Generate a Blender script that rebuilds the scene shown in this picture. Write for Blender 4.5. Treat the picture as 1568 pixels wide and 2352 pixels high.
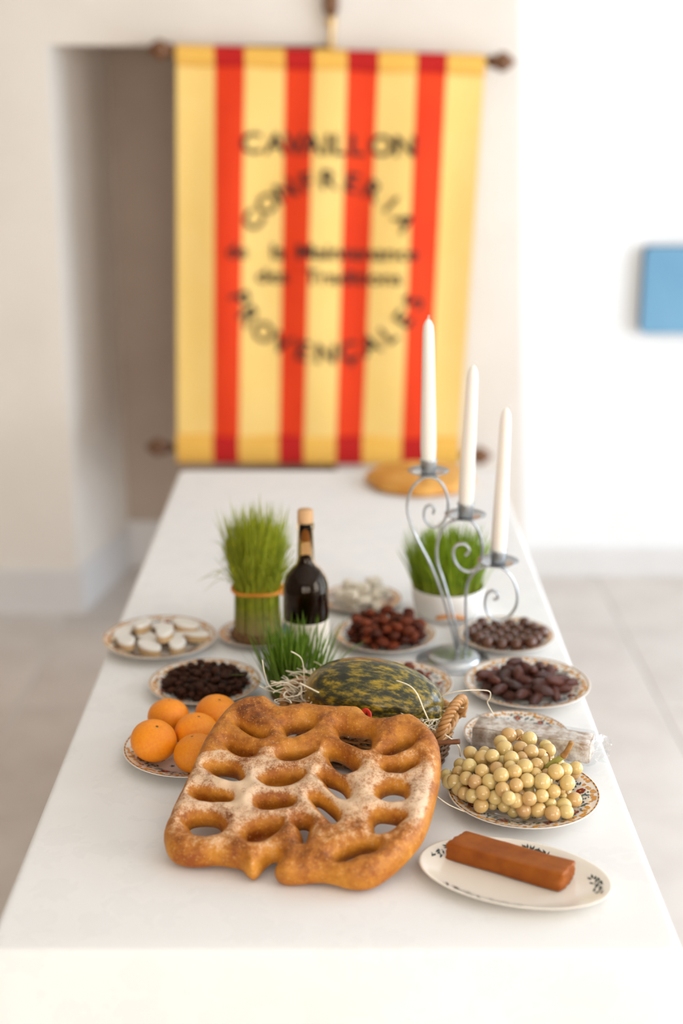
import bpy, bmesh, math, random
import numpy as np
from mathutils import Vector, Matrix

random.seed(7)
rng = np.random.default_rng(7)
scene = bpy.context.scene
for o in list(bpy.data.objects):
    bpy.data.objects.remove(o)
PI = math.pi

# ---------------------------------------------------------------- camera
FPX, CX, CY = 50.0 / 36.0 * 2352.0, 784.0, 1176.0
PITCH = math.atan(1011.0 / FPX)
CAMZ, TZ = 1.70, 0.75                       # camera height, table-top height
SP, CP = math.sin(PITCH), math.cos(PITCH)
cam_data = bpy.data.cameras.new('camera')
cam = bpy.data.objects.new('camera', cam_data)
scene.collection.objects.link(cam)
cam.location = (0, 0, CAMZ)
cam.rotation_euler = (PI / 2 - PITCH, 0, 0)
cam_data.sensor_fit = 'VERTICAL'
cam_data.sensor_height = 36.0
cam_data.sensor_width = 24.0
cam_data.lens = 50.0
cam_data.clip_start = 0.05
cam_data.dof.use_dof = True
cam_data.dof.focus_distance = 1.93
cam_data.dof.aperture_fstop = 1.6
cam_data.dof.aperture_blades = 0
scene.camera = cam

# ---------------------------------------------------------------- light and exposure
scene.view_settings.view_transform = 'Standard'
scene.view_settings.look = 'None'
scene.view_settings.gamma = 1.0
scene.view_settings.use_curve_mapping = False
scene.view_settings.exposure = 0.09
world = bpy.data.worlds.new('daylight')
scene.world = world
world.use_nodes = True
world.node_tree.nodes['Background'].inputs['Color'].default_value = (0.70, 0.83, 1.0, 1)
world.node_tree.nodes['Background'].inputs['Strength'].default_value = 1.0

RX, LX, RY, FY = 3.0, -3.2, -3.0, 4.38       # room: right, left, rear, far wall
def window_light(name, loc, rot, sx, sz, power, col):
    l = bpy.data.lights.new(name, 'AREA')
    l.shape = 'RECTANGLE'; l.size = sx; l.size_y = sz
    l.energy = power; l.color = col
    o = bpy.data.objects.new(name, l)
    scene.collection.objects.link(o)
    o.location = loc; o.rotation_euler = rot
    return o
# daylight in the window openings (openings are cut in wall_right and wall_rear below)
window_light('daylight_side_window', (RX + 0.12, 2.70, 1.30), (0, PI / 2, 0), 2.4, 1.9, 88, (0.76, 0.88, 1.0))
window_light('daylight_side_window', (RX + 0.12, 0.2, 1.60), (0, PI / 2, 0), 1.9, 1.7, 76, (1.0, 0.97, 0.92))
window_light('daylight_rear_window', (-1.0, RY - 0.12, 1.6), (PI / 2, 0, 0), 1.4, 1.9, 54, (1.0, 0.92, 0.82))
window_light('daylight_rear_window', (1.1, RY - 0.12, 1.6), (PI / 2, 0, 0), 1.4, 1.9, 54, (1.0, 0.92, 0.82))

# ---------------------------------------------------------------- pixel helpers
def ray(x, y):
    v = y - CY
    return Vector((x - CX, FPX * CP - v * SP, -(FPX * SP + v * CP)))
def P(x, y, z=TZ):                            # pixel on a horizontal plane
    d = ray(x, y)
    return Vector((0, 0, CAMZ)) + d * ((z - CAMZ) / d.z)
def PY(x, y, Y):                              # pixel on a vertical plane
    d = ray(x, y)
    return Vector((0, 0, CAMZ)) + d * (Y / d.y)

# ---------------------------------------------------------------- materials
def new_mat(name):
    m = bpy.data.materials.new(name)
    m.use_nodes = True
    return m, m.node_tree.nodes, m.node_tree.links, m.node_tree.nodes['Principled BSDF']
def setp(b, **k):
    for key, v in k.items():
        key = key.replace('_', ' ')
        if key in b.inputs:
            b.inputs[key].default_value = v
def c4(c):
    return (c[0], c[1], c[2], 1.0)
def noise(n, l, vec, scale, detail=4, rough=0.55):
    t = n.new('ShaderNodeTexNoise')
    t.inputs['Scale'].default_value = scale
    t.inputs['Detail'].default_value = detail
    t.inputs['Roughness'].default_value = rough
    l.new(vec, t.inputs['Vector'])
    return t.outputs['Fac']
def ramp(n, l, fac, stops):
    r = n.new('ShaderNodeValToRGB')
    e = r.color_ramp.elements
    while len(e) < len(stops):
        e.new(0.5)
    for i, (p, c) in enumerate(stops):
        e[i].position = p
        e[i].color = c4(c) if len(c) == 3 else c
    l.new(fac, r.inputs['Fac'])
    return r.outputs['Color']
def mixc(n, l, fac, a, b):
    m = n.new('ShaderNodeMix'); m.data_type = 'RGBA'
    for s, v in ((0, fac), (6, a), (7, b)):
        if isinstance(v, (int, float)): m.inputs[s].default_value = v
        elif isinstance(v, tuple): m.inputs[s].default_value = c4(v)
        else: l.new(v, m.inputs[s])
    return m.outputs[2]
def math_n(n, l, op, a, b=None):
    m = n.new('ShaderNodeMath'); m.operation = op
    for i, v in enumerate((a, b)):
        if v is None: continue
        if isinstance(v, (int, float)): m.inputs[i].default_value = v
        else: l.new(v, m.inputs[i])
    return m.outputs[0]
def bump(n, l, b, h, strength, dist):
    k = n.new('ShaderNodeBump')
    k.inputs['Strength'].default_value = strength
    k.inputs['Distance'].default_value = dist
    l.new(h, k.inputs['Height'])
    l.new(k.outputs['Normal'], b.inputs['Normal'])
def objcoord(n):
    return n.new('ShaderNodeTexCoord').outputs['Object']
def mat(name, c1, c2=None, scale=20, rough=0.5, bstr=0.0, bdist=0.001, bscale=None, var=0.0, **k):
    m, n, l, b = new_mat(name)
    co = objcoord(n)
    f = noise(n, l, co, scale)
    col = ramp(n, l, f, [(0.35, c1), (0.65, c2 or c1)])
    if var:
        oi = n.new('ShaderNodeObjectInfo')
        hs = n.new('ShaderNodeHueSaturation')
        r = n.new('ShaderNodeMapRange')
        r.inputs['To Min'].default_value = 1 - var; r.inputs['To Max'].default_value = 1 + var
        l.new(oi.outputs['Random'], r.inputs['Value'])
        l.new(r.outputs['Result'], hs.inputs['Value'])
        l.new(col, hs.inputs['Color'])
        col = hs.outputs['Color']
    l.new(col, b.inputs['Base Color'])
    setp(b, Roughness=rough, **k)
    if bstr:
        bump(n, l, b, noise(n, l, co, bscale or scale * 3, 5), bstr, bdist)
    return m

M = {}
M['wall'] = mat('warm_plaster', (0.80, 0.725, 0.645), (0.84, 0.775, 0.70), 3, 0.9, 0.25, 0.004, 9)
M['white_wall'] = mat('white_plaster', (0.82, 0.815, 0.805), (0.85, 0.845, 0.84), 3, 0.9, 0.15, 0.003, 9)
M['niche'] = mat('shaded_niche_plaster', (0.45, 0.355, 0.285), (0.50, 0.40, 0.325), 3, 0.9, 0.25, 0.004, 9)  # wall plaster, browned and darkened to paint in the shade of the recess
M['baseboard'] = mat('baseboard_paint', (0.70, 0.67, 0.65), (0.74, 0.71, 0.69), 4, 0.6)
M['tile'] = mat('stone_tile', (0.62, 0.555, 0.505), (0.70, 0.635, 0.585), 5, 0.45, 0.15, 0.001, 40, var=0.05)
M['grout'] = mat('light_grout', (0.72, 0.69, 0.66), (0.75, 0.72, 0.69), 30, 0.9)
M['ceiling'] = mat('ceiling_paint', (0.80, 0.78, 0.74), (0.83, 0.81, 0.77), 3, 0.9)
M['stone'] = mat('warm_stone', (0.34, 0.27, 0.20), (0.42, 0.34, 0.26), 5, 0.9)
M['wood'] = mat('dark_wood', (0.10, 0.045, 0.02), (0.17, 0.08, 0.035), 14, 0.4)
M['brownwood'] = mat('turned_wood', (0.12, 0.045, 0.014), (0.20, 0.08, 0.025), 14, 0.4)
M['brass'] = mat('aged_brass', (0.62, 0.42, 0.18), (0.72, 0.5, 0.24), 30, 0.35, Metallic=0.8)
M['table_wood'] = mat('table_wood', (0.42, 0.28, 0.15), (0.5, 0.34, 0.2), 10, 0.5)
M['window_paint'] = mat('window_paint', (0.8, 0.8, 0.78), (0.84, 0.84, 0.82), 6, 0.4)

def cloth_mat():
    m, n, l, b = new_mat('white_damask')
    co = objcoord(n)
    v = n.new('ShaderNodeTexVoronoi'); v.inputs['Scale'].default_value = 17
    l.new(co, v.inputs['Vector'])
    w = n.new('ShaderNodeTexNoise'); w.inputs['Scale'].default_value = 34; w.inputs['Distortion'].default_value = 1.6
    l.new(co, w.inputs['Vector'])
    pat = math_n(n, l, 'GREATER_THAN', math_n(n, l, 'ADD', v.outputs['Distance'], w.outputs['Fac']), 0.93)
    col = mixc(n, l, pat, (0.845, 0.835, 0.825), (0.865, 0.855, 0.845))
    l.new(col, b.inputs['Base Color'])
    r = n.new('ShaderNodeMapRange'); r.inputs['To Min'].default_value = 0.82; r.inputs['To Max'].default_value = 0.6
    l.new(pat, r.inputs['Value']); l.new(r.outputs['Result'], b.inputs['Roughness'])
    setp(b, Sheen_Weight=0.1)
    soft = noise(n, l, co, 5, 2)
    h = math_n(n, l, 'ADD', math_n(n, l, 'MULTIPLY', soft, 6.0), math_n(n, l, 'MULTIPLY', pat, 0.25))
    bump(n, l, b, h, 0.35, 0.001)
    return m
M['cloth'] = cloth_mat()
M['red_cloth'] = mat('red_banner_cloth', (0.80, 0.038, 0.001), (0.86, 0.050, 0.0015), 6, 0.85, 0.1, 0.001, 200)
M['yellow_cloth'] = mat('yellow_banner_cloth', (0.95, 0.64, 0.19), (0.97, 0.67, 0.22), 6, 0.85, 0.1, 0.001, 200)
M['red_hem_shade'] = mat('red_double_cloth_shade', (0.50, 0.004, 0.002), (0.55, 0.006, 0.003), 6, 0.85)  # banner red deepened: stands in for backlight the doubled sleeve blocks
M['yellow_hem_shade'] = mat('yellow_double_cloth_shade', (0.88, 0.49, 0.085), (0.91, 0.52, 0.10), 6, 0.85)  # banner yellow, darkened in colour where no light shines through the sleeve
M['letter'] = mat('black_letter_cloth', (0.012, 0.010, 0.008), (0.02, 0.015, 0.01), 20, 0.8)
M['blue_panel'] = mat('blue_canvas', (0.13, 0.30, 0.45), (0.16, 0.34, 0.49), 4, 0.7)
M['panel_side'] = mat('dark_panel_side', (0.05, 0.09, 0.15), (0.06, 0.1, 0.17), 4, 0.7)
M['china'] = mat('cream_china', (0.80, 0.75, 0.68), (0.83, 0.78, 0.71), 8, 0.12, Coat_Weight=0.3)
M['ivory_china'] = mat('ivory_china', (0.83, 0.765, 0.66), (0.85, 0.79, 0.69), 8, 0.12, Coat_Weight=0.3)
M['print_orange'] = mat('orange_print', (0.62, 0.25, 0.02), (0.68, 0.32, 0.05), 80, 0.2)
M['print_blue'] = mat('blue_print', (0.025, 0.06, 0.13), (0.05, 0.11, 0.2), 80, 0.2)
M['print_green'] = mat('green_print', (0.03, 0.10, 0.09), (0.06, 0.17, 0.14), 80, 0.2)
M['print_red'] = mat('red_print', (0.20, 0.012, 0.012), (0.3, 0.03, 0.02), 80, 0.2)
M['print_brown'] = mat('brown_print', (0.16, 0.06, 0.012), (0.22, 0.09, 0.02), 80, 0.2)
M['print_dark'] = mat('dark_print', (0.02, 0.035, 0.032), (0.04, 0.06, 0.055), 80, 0.2)
M['steel'] = mat('brushed_grey_steel', (0.46, 0.48, 0.50), (0.56, 0.58, 0.60), 60, 0.30, 0.1, 0.0005, 300, Metallic=1.0)
M['candle'] = mat('ivory_wax', (0.86, 0.82, 0.75), (0.88, 0.845, 0.78), 10, 0.45, Subsurface_Weight=0.35, Subsurface_Scale=0.02)
M['wick'] = mat('white_wick', (0.8, 0.76, 0.7), (0.8, 0.76, 0.7), 10, 0.9)
M['tangerine'] = mat('tangerine_peel', (0.90, 0.25, 0.002), (0.94, 0.32, 0.004), 9, 0.42, 0.35, 0.0006, 260, var=0.07)
M['calyx'] = mat('dry_calyx', (0.12, 0.08, 0.02), (0.2, 0.13, 0.03), 60, 0.8)
M['cork'] = mat('tan_cork', (0.58, 0.33, 0.15), (0.66, 0.4, 0.2), 60, 0.7)
M['wine'] = mat('dark_wine', (0.006, 0.0015, 0.0015), (0.008, 0.002, 0.0015), 10, 0.3, Specular_IOR_Level=0.0)
M['paper'] = mat('cream_label_paper', (0.74, 0.66, 0.56), (0.77, 0.69, 0.59), 20, 0.6)
M['blue_paper'] = mat('blue_label_print', (0.03, 0.17, 0.36), (0.05, 0.2, 0.4), 20, 0.6)
M['raffia'] = mat('orange_raffia', (0.70, 0.24, 0.015), (0.78, 0.3, 0.03), 60, 0.7, 0.4, 0.001, 200)
M['soil'] = mat('brown_root_mat', (0.10, 0.045, 0.015), (0.22, 0.11, 0.04), 120, 0.9, 0.8, 0.003, 200)
M['straw'] = mat('pale_straw', (0.74, 0.62, 0.43), (0.84, 0.75, 0.58), 40, 0.6)
M['wicker'] = mat('honey_wicker', (0.36, 0.16, 0.04), (0.52, 0.27, 0.09), 70, 0.45, 0.4, 0.0006, 300, var=0.12)
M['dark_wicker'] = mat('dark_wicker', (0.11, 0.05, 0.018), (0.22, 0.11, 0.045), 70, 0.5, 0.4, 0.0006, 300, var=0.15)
M['stick'] = mat('brown_bark_stick', (0.12, 0.04, 0.012), (0.2, 0.07, 0.02), 90, 0.6)
M['red_scrap'] = mat('red_ribbon', (0.65, 0.03, 0.01), (0.7, 0.04, 0.015), 30, 0.5)
M['raisin'] = mat('dark_raisin', (0.022, 0.007, 0.003), (0.085, 0.022, 0.006), 160, 0.5, 0.6, 0.002, 400, var=0.5, Specular_IOR_Level=0.25)
M['jujube'] = mat('red_brown_dried_fruit', (0.085, 0.011, 0.003), (0.22, 0.040, 0.008), 70, 0.45, 0.5, 0.002, 250, var=0.55, Specular_IOR_Level=0.25)
M['date'] = mat('glossy_date', (0.022, 0.005, 0.002), (0.13, 0.022, 0.005), 70, 0.17, 0.5, 0.002, 160, var=0.55)
M['choc'] = mat('moulded_chocolate', (0.085, 0.026, 0.010), (0.11, 0.036, 0.014), 20, 0.13, var=0.1, Specular_IOR_Level=0.6)
M['icing'] = mat('white_icing', (0.84, 0.81, 0.76), (0.87, 0.84, 0.79), 20, 0.5)
M['marzipan'] = mat('tan_marzipan', (0.55, 0.36, 0.18), (0.62, 0.42, 0.22), 60, 0.7)
M['nougat'] = mat('white_nougat', (0.88, 0.78, 0.62), (0.92, 0.86, 0.76), 60, 0.8, 0.3, 0.002, 120)
M['nougat_bar'] = mat('almond_nougat', (0.40, 0.25, 0.15), (0.88, 0.81, 0.72), 75, 0.5, 0.6, 0.003, 120)
M['loaf'] = mat('golden_loaf', (0.62, 0.25, 0.03), (0.80, 0.42, 0.09), 14, 0.45, 0.3, 0.003, 40)
M['stem'] = mat('green_grape_stem', (0.36, 0.36, 0.07), (0.46, 0.40, 0.12), 90, 0.6)
M['dry_stem'] = mat('brown_grape_stem', (0.30, 0.13, 0.03), (0.42, 0.22, 0.06), 90, 0.7)
M['bowl'] = mat('white_bowl', (0.82, 0.79, 0.75), (0.85, 0.82, 0.78), 8, 0.25)

def film_mat():
    m, n, l, b = new_mat('clear_film')
    setp(b, Base_Color=(0.9, 0.95, 1, 1), Roughness=0.06)
    t = n.new('ShaderNodeBsdfTransparent'); t.inputs['Color'].default_value = (0.96, 0.97, 0.98, 1)
    mx = n.new('ShaderNodeMixShader')
    g = n.new('ShaderNodeBsdfGlossy'); g.inputs['Roughness'].default_value = 0.12
    co = objcoord(n)
    k = n.new('ShaderNodeBump'); k.inputs['Strength'].default_value = 0.9; k.inputs['Distance'].default_value = 0.004
    l.new(noise(n, l, co, 130, 3), k.inputs['Height']); l.new(k.outputs['Normal'], g.inputs['Normal'])
    mx.inputs['Fac'].default_value = 0.16
    l.new(t.outputs[0], mx.inputs[1]); l.new(g.outputs[0], mx.inputs[2])
    out = n['Material Output']; l.new(mx.outputs[0], out.inputs['Surface'])
    return m
M['film'] = film_mat()
def glass_mat():
    m, n, l, b = new_mat('amber_glass')
    setp(b, Base_Color=(0.88, 0.66, 0.42, 1), Roughness=0.02, IOR=1.27, Transmission_Weight=1.0)
    return m
M['glass'] = glass_mat()
def grape_mat():
    m, n, l, b = new_mat('amber_grape_skin')
    co = objcoord(n)
    oi = n.new('ShaderNodeObjectInfo')
    add = n.new('ShaderNodeVectorMath'); add.operation = 'ADD'
    l.new(co, add.inputs[0])
    sc = n.new('ShaderNodeVectorMath'); sc.operation = 'SCALE'; sc.inputs['Scale'].default_value = 3.0
    cmb = n.new('ShaderNodeCombineXYZ')
    l.new(oi.outputs['Random'], cmb.inputs[0]); l.new(oi.outputs['Random'], cmb.inputs[1])
    l.new(cmb.outputs[0], sc.inputs[0]); l.new(sc.outputs[0], add.inputs[1])
    f = noise(n, l, add.outputs[0], 75, 2)
    skin = ramp(n, l, oi.outputs['Random'], [(0.0, (0.46, 0.20, 0.020)), (0.4, (0.60, 0.36, 0.070)), (1.0, (0.66, 0.50, 0.15))])
    pale = mixc(n, l, math_n(n, l, 'MULTIPLY', ramp(n, l, f, [(0.42, (0, 0, 0)), (0.58, (1, 1, 1))]), 0.6), skin, (0.80, 0.67, 0.41))
    sp = noise(n, l, add.outputs[0], 480, 2)
    col = mixc(n, l, ramp(n, l, sp, [(0.27, (1, 1, 1)), (0.31, (0, 0, 0))]), pale, (0.22, 0.09, 0.02))
    l.new(col, b.inputs['Base Color'])
    setp(b, Roughness=0.22, Coat_Weight=0.35, Coat_Roughness=0.08, Specular_IOR_Level=0.6, Subsurface_Weight=0.3, Subsurface_Scale=0.012, Subsurface_Radius=(1.0, 0.7, 0.25))
    return m
M['grape'] = grape_mat()
def melon_mat():
    m, n, l, b = new_mat('piel_de_sapo_rind')
    co = objcoord(n)
    mp = n.new('ShaderNodeMapping'); mp.inputs['Scale'].default_value = (0.36, 1.0, 1.0)
    l.new(co, mp.inputs['Vector'])
    f1 = noise(n, l, mp.outputs[0], 125, 5, 0.62)
    f2 = noise(n, l, co, 16, 3)
    f3 = noise(n, l, mp.outputs[0], 420, 4, 0.7)
    s = math_n(n, l, 'ADD', math_n(n, l, 'MULTIPLY', f1, 0.62), math_n(n, l, 'ADD', math_n(n, l, 'MULTIPLY', f2, 0.16), math_n(n, l, 'MULTIPLY', f3, 0.22)))
    col = ramp(n, l, s, [(0.42, (0.010, 0.013, 0.005)), (0.475, (0.030, 0.030, 0.006)), (0.515, (0.105, 0.085, 0.008)), (0.57, (0.30, 0.20, 0.008)), (0.64, (0.46, 0.31, 0.025))])
    # the stem end ripens yellow
    sx = n.new('ShaderNodeSeparateXYZ'); l.new(co, sx.inputs[0])
    r = n.new('ShaderNodeMapRange'); r.inputs['From Min'].default_value = -0.075; r.inputs['From Max'].default_value = -0.102
    l.new(sx.outputs['X'], r.inputs['Value'])
    col = mixc(n, l, math_n(n, l, 'MULTIPLY', r.outputs['Result'], 0.7), col, (0.55, 0.30, 0.02))
    scar = noise(n, l, mp.outputs[0], 34, 6, 0.8)
    col = mixc(n, l, ramp(n, l, scar, [(0.66, (0, 0, 0)), (0.70, (1, 1, 1))]), col, (0.60, 0.45, 0.22))
    l.new(col, b.inputs['Base Color'])
    setp(b, Roughness=0.30, Coat_Weight=0.4, Coat_Roughness=0.12)
    bump(n, l, b, s, 0.35, 0.002)
    return m
M['melon'] = melon_mat()
def bread_mat():
    m, n, l, b = new_mat('floured_bread_crust')
    co = objcoord(n)
    at = n.new('ShaderNodeAttribute'); at.attribute_name = 'crown'
    fl = n.new('ShaderNodeAttribute'); fl.attribute_name = 'flour'
    big = noise(n, l, co, 26, 4)
    mid = noise(n, l, co, 120, 5, 0.7)
    fine = noise(n, l, co, 620, 4, 0.75)
    crust = ramp(n, l, math_n(n, l, 'ADD', math_n(n, l, 'MULTIPLY', big, 0.6), math_n(n, l, 'MULTIPLY', mid, 0.4)),
                 [(0.34, (0.15, 0.036, 0.005)), (0.47, (0.36, 0.112, 0.011)), (0.60, (0.56, 0.215, 0.024))])
    wall = ramp(n, l, math_n(n, l, 'ADD', math_n(n, l, 'MULTIPLY', big, 0.7), math_n(n, l, 'MULTIPLY', mid, 0.3)),
                [(0.36, (0.30, 0.072, 0.005)), (0.62, (0.62, 0.25, 0.020))])
    col = mixc(n, l, at.outputs['Fac'], wall, crust)
    # blisters: tiny pale specks all over the crust
    bl = noise(n, l, co, 330, 2, 0.5)
    col = mixc(n, l, math_n(n, l, 'MULTIPLY', ramp(n, l, bl, [(0.60, (0, 0, 0)), (0.68, (1, 1, 1))]), 0.45), col, (0.66, 0.38, 0.13))
    # flour dust, on the crown of the ropes
    def cen(x, k): return math_n(n, l, 'MULTIPLY', math_n(n, l, 'SUBTRACT', x, 0.5), k)
    d = math_n(n, l, 'ADD', cen(fine, 1.9), math_n(n, l, 'ADD', cen(mid, 1.5), cen(big, 1.5)))
    thr = math_n(n, l, 'MULTIPLY', math_n(n, l, 'MULTIPLY', fl.outputs['Fac'], at.outputs['Fac']), 1.0)
    mask = ramp(n, l, math_n(n, l, 'ADD', d, thr), [(0.38, (0, 0, 0)), (0.95, (1, 1, 1))])
    col = mixc(n, l, math_n(n, l, 'MULTIPLY', mask, 0.8), col, (0.80, 0.62, 0.44))
    l.new(col, b.inputs['Base Color'])
    setp(b, Roughness=0.55, Specular_IOR_Level=0.4)
    h = math_n(n, l, 'ADD', math_n(n, l, 'MULTIPLY', mid, 0.5), math_n(n, l, 'MULTIPLY', bl, 0.5))
    bump(n, l, b, h, 0.35, 0.0012)
    return m
M['bread'] = bread_mat()
def paste_mat():
    m, n, l, b = new_mat('quince_paste')
    co = objcoord(n)
    f = noise(n, l, co, 40, 4)
    col = ramp(n, l, f, [(0.3, (0.22, 0.047, 0.002)), (0.7, (0.34, 0.092, 0.005))])
    l.new(col, b.inputs['Base Color'])
    setp(b, Roughness=0.5, Specular_IOR_Level=0.25, Subsurface_Weight=0.2, Subsurface_Scale=0.010, Subsurface_Radius=(1, 0.4, 0.1))
    bump(n, l, b, noise(n, l, co, 240, 4), 0.35, 0.0012)
    return m
M['paste'] = paste_mat()
def grass_mat(name, zlow, zhigh, low, high):
    m, n, l, b = new_mat(name)
    co = objcoord(n)
    sx = n.new('ShaderNodeSeparateXYZ'); l.new(co, sx.inputs[0])
    r = n.new('ShaderNodeMapRange'); r.inputs['From Min'].default_value = zlow; r.inputs['From Max'].default_value = zhigh
    l.new(sx.outputs['Z'], r.inputs['Value'])
    f = noise(n, l, co, 90, 3)
    g = ramp(n, l, f, [(0.35, high), (0.65, (high[0] * 1.7, high[1] * 1.45, high[2] * 1.5))])
    col = mixc(n, l, r.outputs['Result'], low, g)
    l.new(col, b.inputs['Base Color'])
    setp(b, Roughness=0.5)
    tr = n.new('ShaderNodeBsdfTranslucent'); l.new(col, tr.inputs['Color'])
    mx = n.new('ShaderNodeMixShader'); mx.inputs['Fac'].default_value = 0.35
    l.new(b.outputs[0], mx.inputs[1]); l.new(tr.outputs[0], mx.inputs[2])
    l.new(mx.outputs[0], n['Material Output'].inputs['Surface'])
    return m

# ---------------------------------------------------------------- mesh helpers
def mk(name, V, F, m, parent=None, loc=None, smooth=True, idx=None):
    """one mesh object; V in world coordinates when loc / a parent at a place is given"""
    off = Vector(loc) if loc is not None else Vector((0, 0, 0))
    base = parent.get('_w') if parent is not None else None
    if base is not None:
        off = Vector(base)
    A = np.asarray([tuple(v) for v in V], dtype=float) - np.array(off)
    me = bpy.data.meshes.new(name)
    me.from_pydata(A.tolist(), [], [tuple(int(i) for i in f) for f in F])
    mats = m if isinstance(m, (list, tuple)) else [m]
    for k in mats:
        me.materials.append(M[k] if isinstance(k, str) else k)
    if idx is not None:
        me.polygons.foreach_set('material_index', np.asarray(idx, dtype=np.int32))
    if smooth:
        me.polygons.foreach_set('use_smooth', [True] * len(me.polygons))
    me.update()
    o = bpy.data.objects.new(name, me)
    scene.collection.objects.link(o)
    if parent is not None:
        o.parent = parent
    elif loc is not None:
        o.location = off
        o['_w'] = tuple(off)
    return o
def tag(o, label, cat, group=None):
    o['label'] = label; o['category'] = cat
    if group: o['group'] = group
    return o
def struct(o):
    o['kind'] = 'structure'; return o
def empty(name, loc, label, cat, group=None):
    o = bpy.data.objects.new(name, None)
    scene.collection.objects.link(o)
    o.empty_display_size = 0.02
    o.location = loc; o['_w'] = tuple(loc)
    return tag(o, label, cat, group)
def join(parts):
    V, F = [], []
    for v, f in parts:
        k = len(V); V += [tuple(p) for p in v]; F += [tuple(i + k for i in g) for g in f]
    return V, F
def box(x0, x1, y0, y1, z0, z1):
    V = [(x, y, z) for x in (x0, x1) for y in (y0, y1) for z in (z0, z1)]
    F = [(0, 1, 3, 2), (4, 6, 7, 5), (0, 4, 5, 1), (2, 3, 7, 6), (0, 2, 6, 4), (1, 5, 7, 3)]
    return V, F
def lathe(prof, n=48, c=(0, 0, 0), sx=1.0, sy=1.0):
    """prof: (r,z) pairs, ends with r=0 are poles"""
    V, F, rows = [], [], []
    for r, z in prof:
        if r < 1e-7:
            rows.append([len(V)]); V.append((c[0], c[1], c[2] + z))
        else:
            rows.append(list(range(len(V), len(V) + n)))
            for i in range(n):
                a = 2 * PI * i / n
                V.append((c[0] + r * sx * math.cos(a), c[1] + r * sy * math.sin(a), c[2] + z))
    for a, b in zip(rows[:-1], rows[1:]):
        for i in range(n):
            j = (i + 1) % n
            if len(a) == 1 and len(b) == 1: continue
            if len(a) == 1: F.append((a[0], b[j], b[i]))
            elif len(b) == 1: F.append((a[i], a[j], b[0]))
            else: F.append((a[i], a[j], b[j], b[i]))
    return V, F
def catmull(pts, per=8, closed=False):
    pts = [Vector(p) for p in pts]; n = len(pts); out = []
    m = n if closed else n - 1
    for i in range(m):
        if closed:
            a, b, c, d = pts[(i - 1) % n], pts[i], pts[(i + 1) % n], pts[(i + 2) % n]
        else:
            a, b, c, d = pts[max(i - 1, 0)], pts[i], pts[i + 1], pts[min(i + 2, n - 1)]
        for k in range(per):
            t = k / per
            out.append(0.5 * ((2 * b) + (c - a) * t + (2 * a - 5 * b + 4 * c - d) * t * t + (3 * b - a - 3 * c + d) * t ** 3))
    if not closed: out.append(pts[-1])
    return out
def tube(pts, r, n=6, closed=False, flat=1.0):
    """r: number or list; flat squashes the section along its binormal"""
    pts = [Vector(p) for p in pts]; N = len(pts)
    rs = r if isinstance(r, (list, tuple)) else [r] * N
    V, F = [], []
    up = None
    for i in range(N):
        if closed: t = pts[(i + 1) % N] - pts[(i - 1) % N]
        else: t = pts[min(i + 1, N - 1)] - pts[max(i - 1, 0)]
        t = t.normalized() if t.length > 1e-9 else Vector((0, 0, 1))
        if up is None:
            up = Vector((0, 0, 1)) if abs(t.z) < 0.9 else Vector((1, 0, 0))
        s = t.cross(up)
        if s.length < 1e-6: s = t.orthogonal()
        s.normalize(); up = s.cross(t).normalized()
        for k in range(n):
            a = 2 * PI * k / n
            V.append(pts[i] + (s * math.cos(a) + up * (math.sin(a) * flat)) * rs[i])
    m = N if closed else N - 1
    for i in range(m):
        for k in range(n):
            a, b = i * n + k, i * n + (k + 1) % n
            j = (i + 1) % N
            c, d = j * n + (k + 1) % n, j * n + k
            F.append((a, b, c, d))
    if not closed:
        F.append(tuple(range(n - 1, -1, -1)))
        F.append(tuple(range((N - 1) * n, N * n)))
    return V, F
def ball(n=14, m=9, sx=1, sy=1, sz=1, wob=0.0, seed=0):
    r = random.Random(seed)
    prof = [(0, -1)] + [(math.cos(-PI / 2 + PI * k / m), math.sin(-PI / 2 + PI * k / m)) for k in range(1, m)] + [(0, 1)]
    V, F = lathe(prof, n)
    V = [(x * sx * (1 + wob * r.uniform(-1, 1)), y * sy * (1 + wob * r.uniform(-1, 1)), z * sz * (1 + wob * r.uniform(-1, 1))) for x, y, z in V]
    return V, F
def mesh_only(name, V, F, mats, smooth=True, idx=None):
    me = bpy.data.meshes.new(name)
    me.from_pydata([tuple(v) for v in V], [], F)
    for k in (mats if isinstance(mats, (list, tuple)) else [mats]): me.materials.append(M[k])
    if idx is not None: me.polygons.foreach_set('material_index', np.asarray(idx, dtype=np.int32))
    if smooth: me.polygons.foreach_set('use_smooth', [True] * len(me.polygons))
    return me
def inst(name, me, loc, rot=(0, 0, 0), scale=(1, 1, 1), parent=None):
    o = bpy.data.objects.new(name, me)
    scene.collection.objects.link(o)
    o.location = loc; o.rotation_euler = rot; o.scale = scale
    if parent is not None: o.parent = parent
    return o
def bevelled_box(lx, ly, lz, bev, seg=2):
    bm = bmesh.new()
    bmesh.ops.create_cube(bm, size=1)
    bmesh.ops.scale(bm, vec=(lx, ly, lz), verts=bm.verts)
    bmesh.ops.bevel(bm, geom=bm.edges[:], offset=bev, segments=seg, affect='EDGES', profile=0.5)
    V = [v.co[:] for v in bm.verts]; bm.verts.index_update()
    F = [tuple(v.index for v in f.verts) for f in bm.faces]
    bm.free()
    return V, F

# ================================================================ the room
ZC = 3.0
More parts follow.
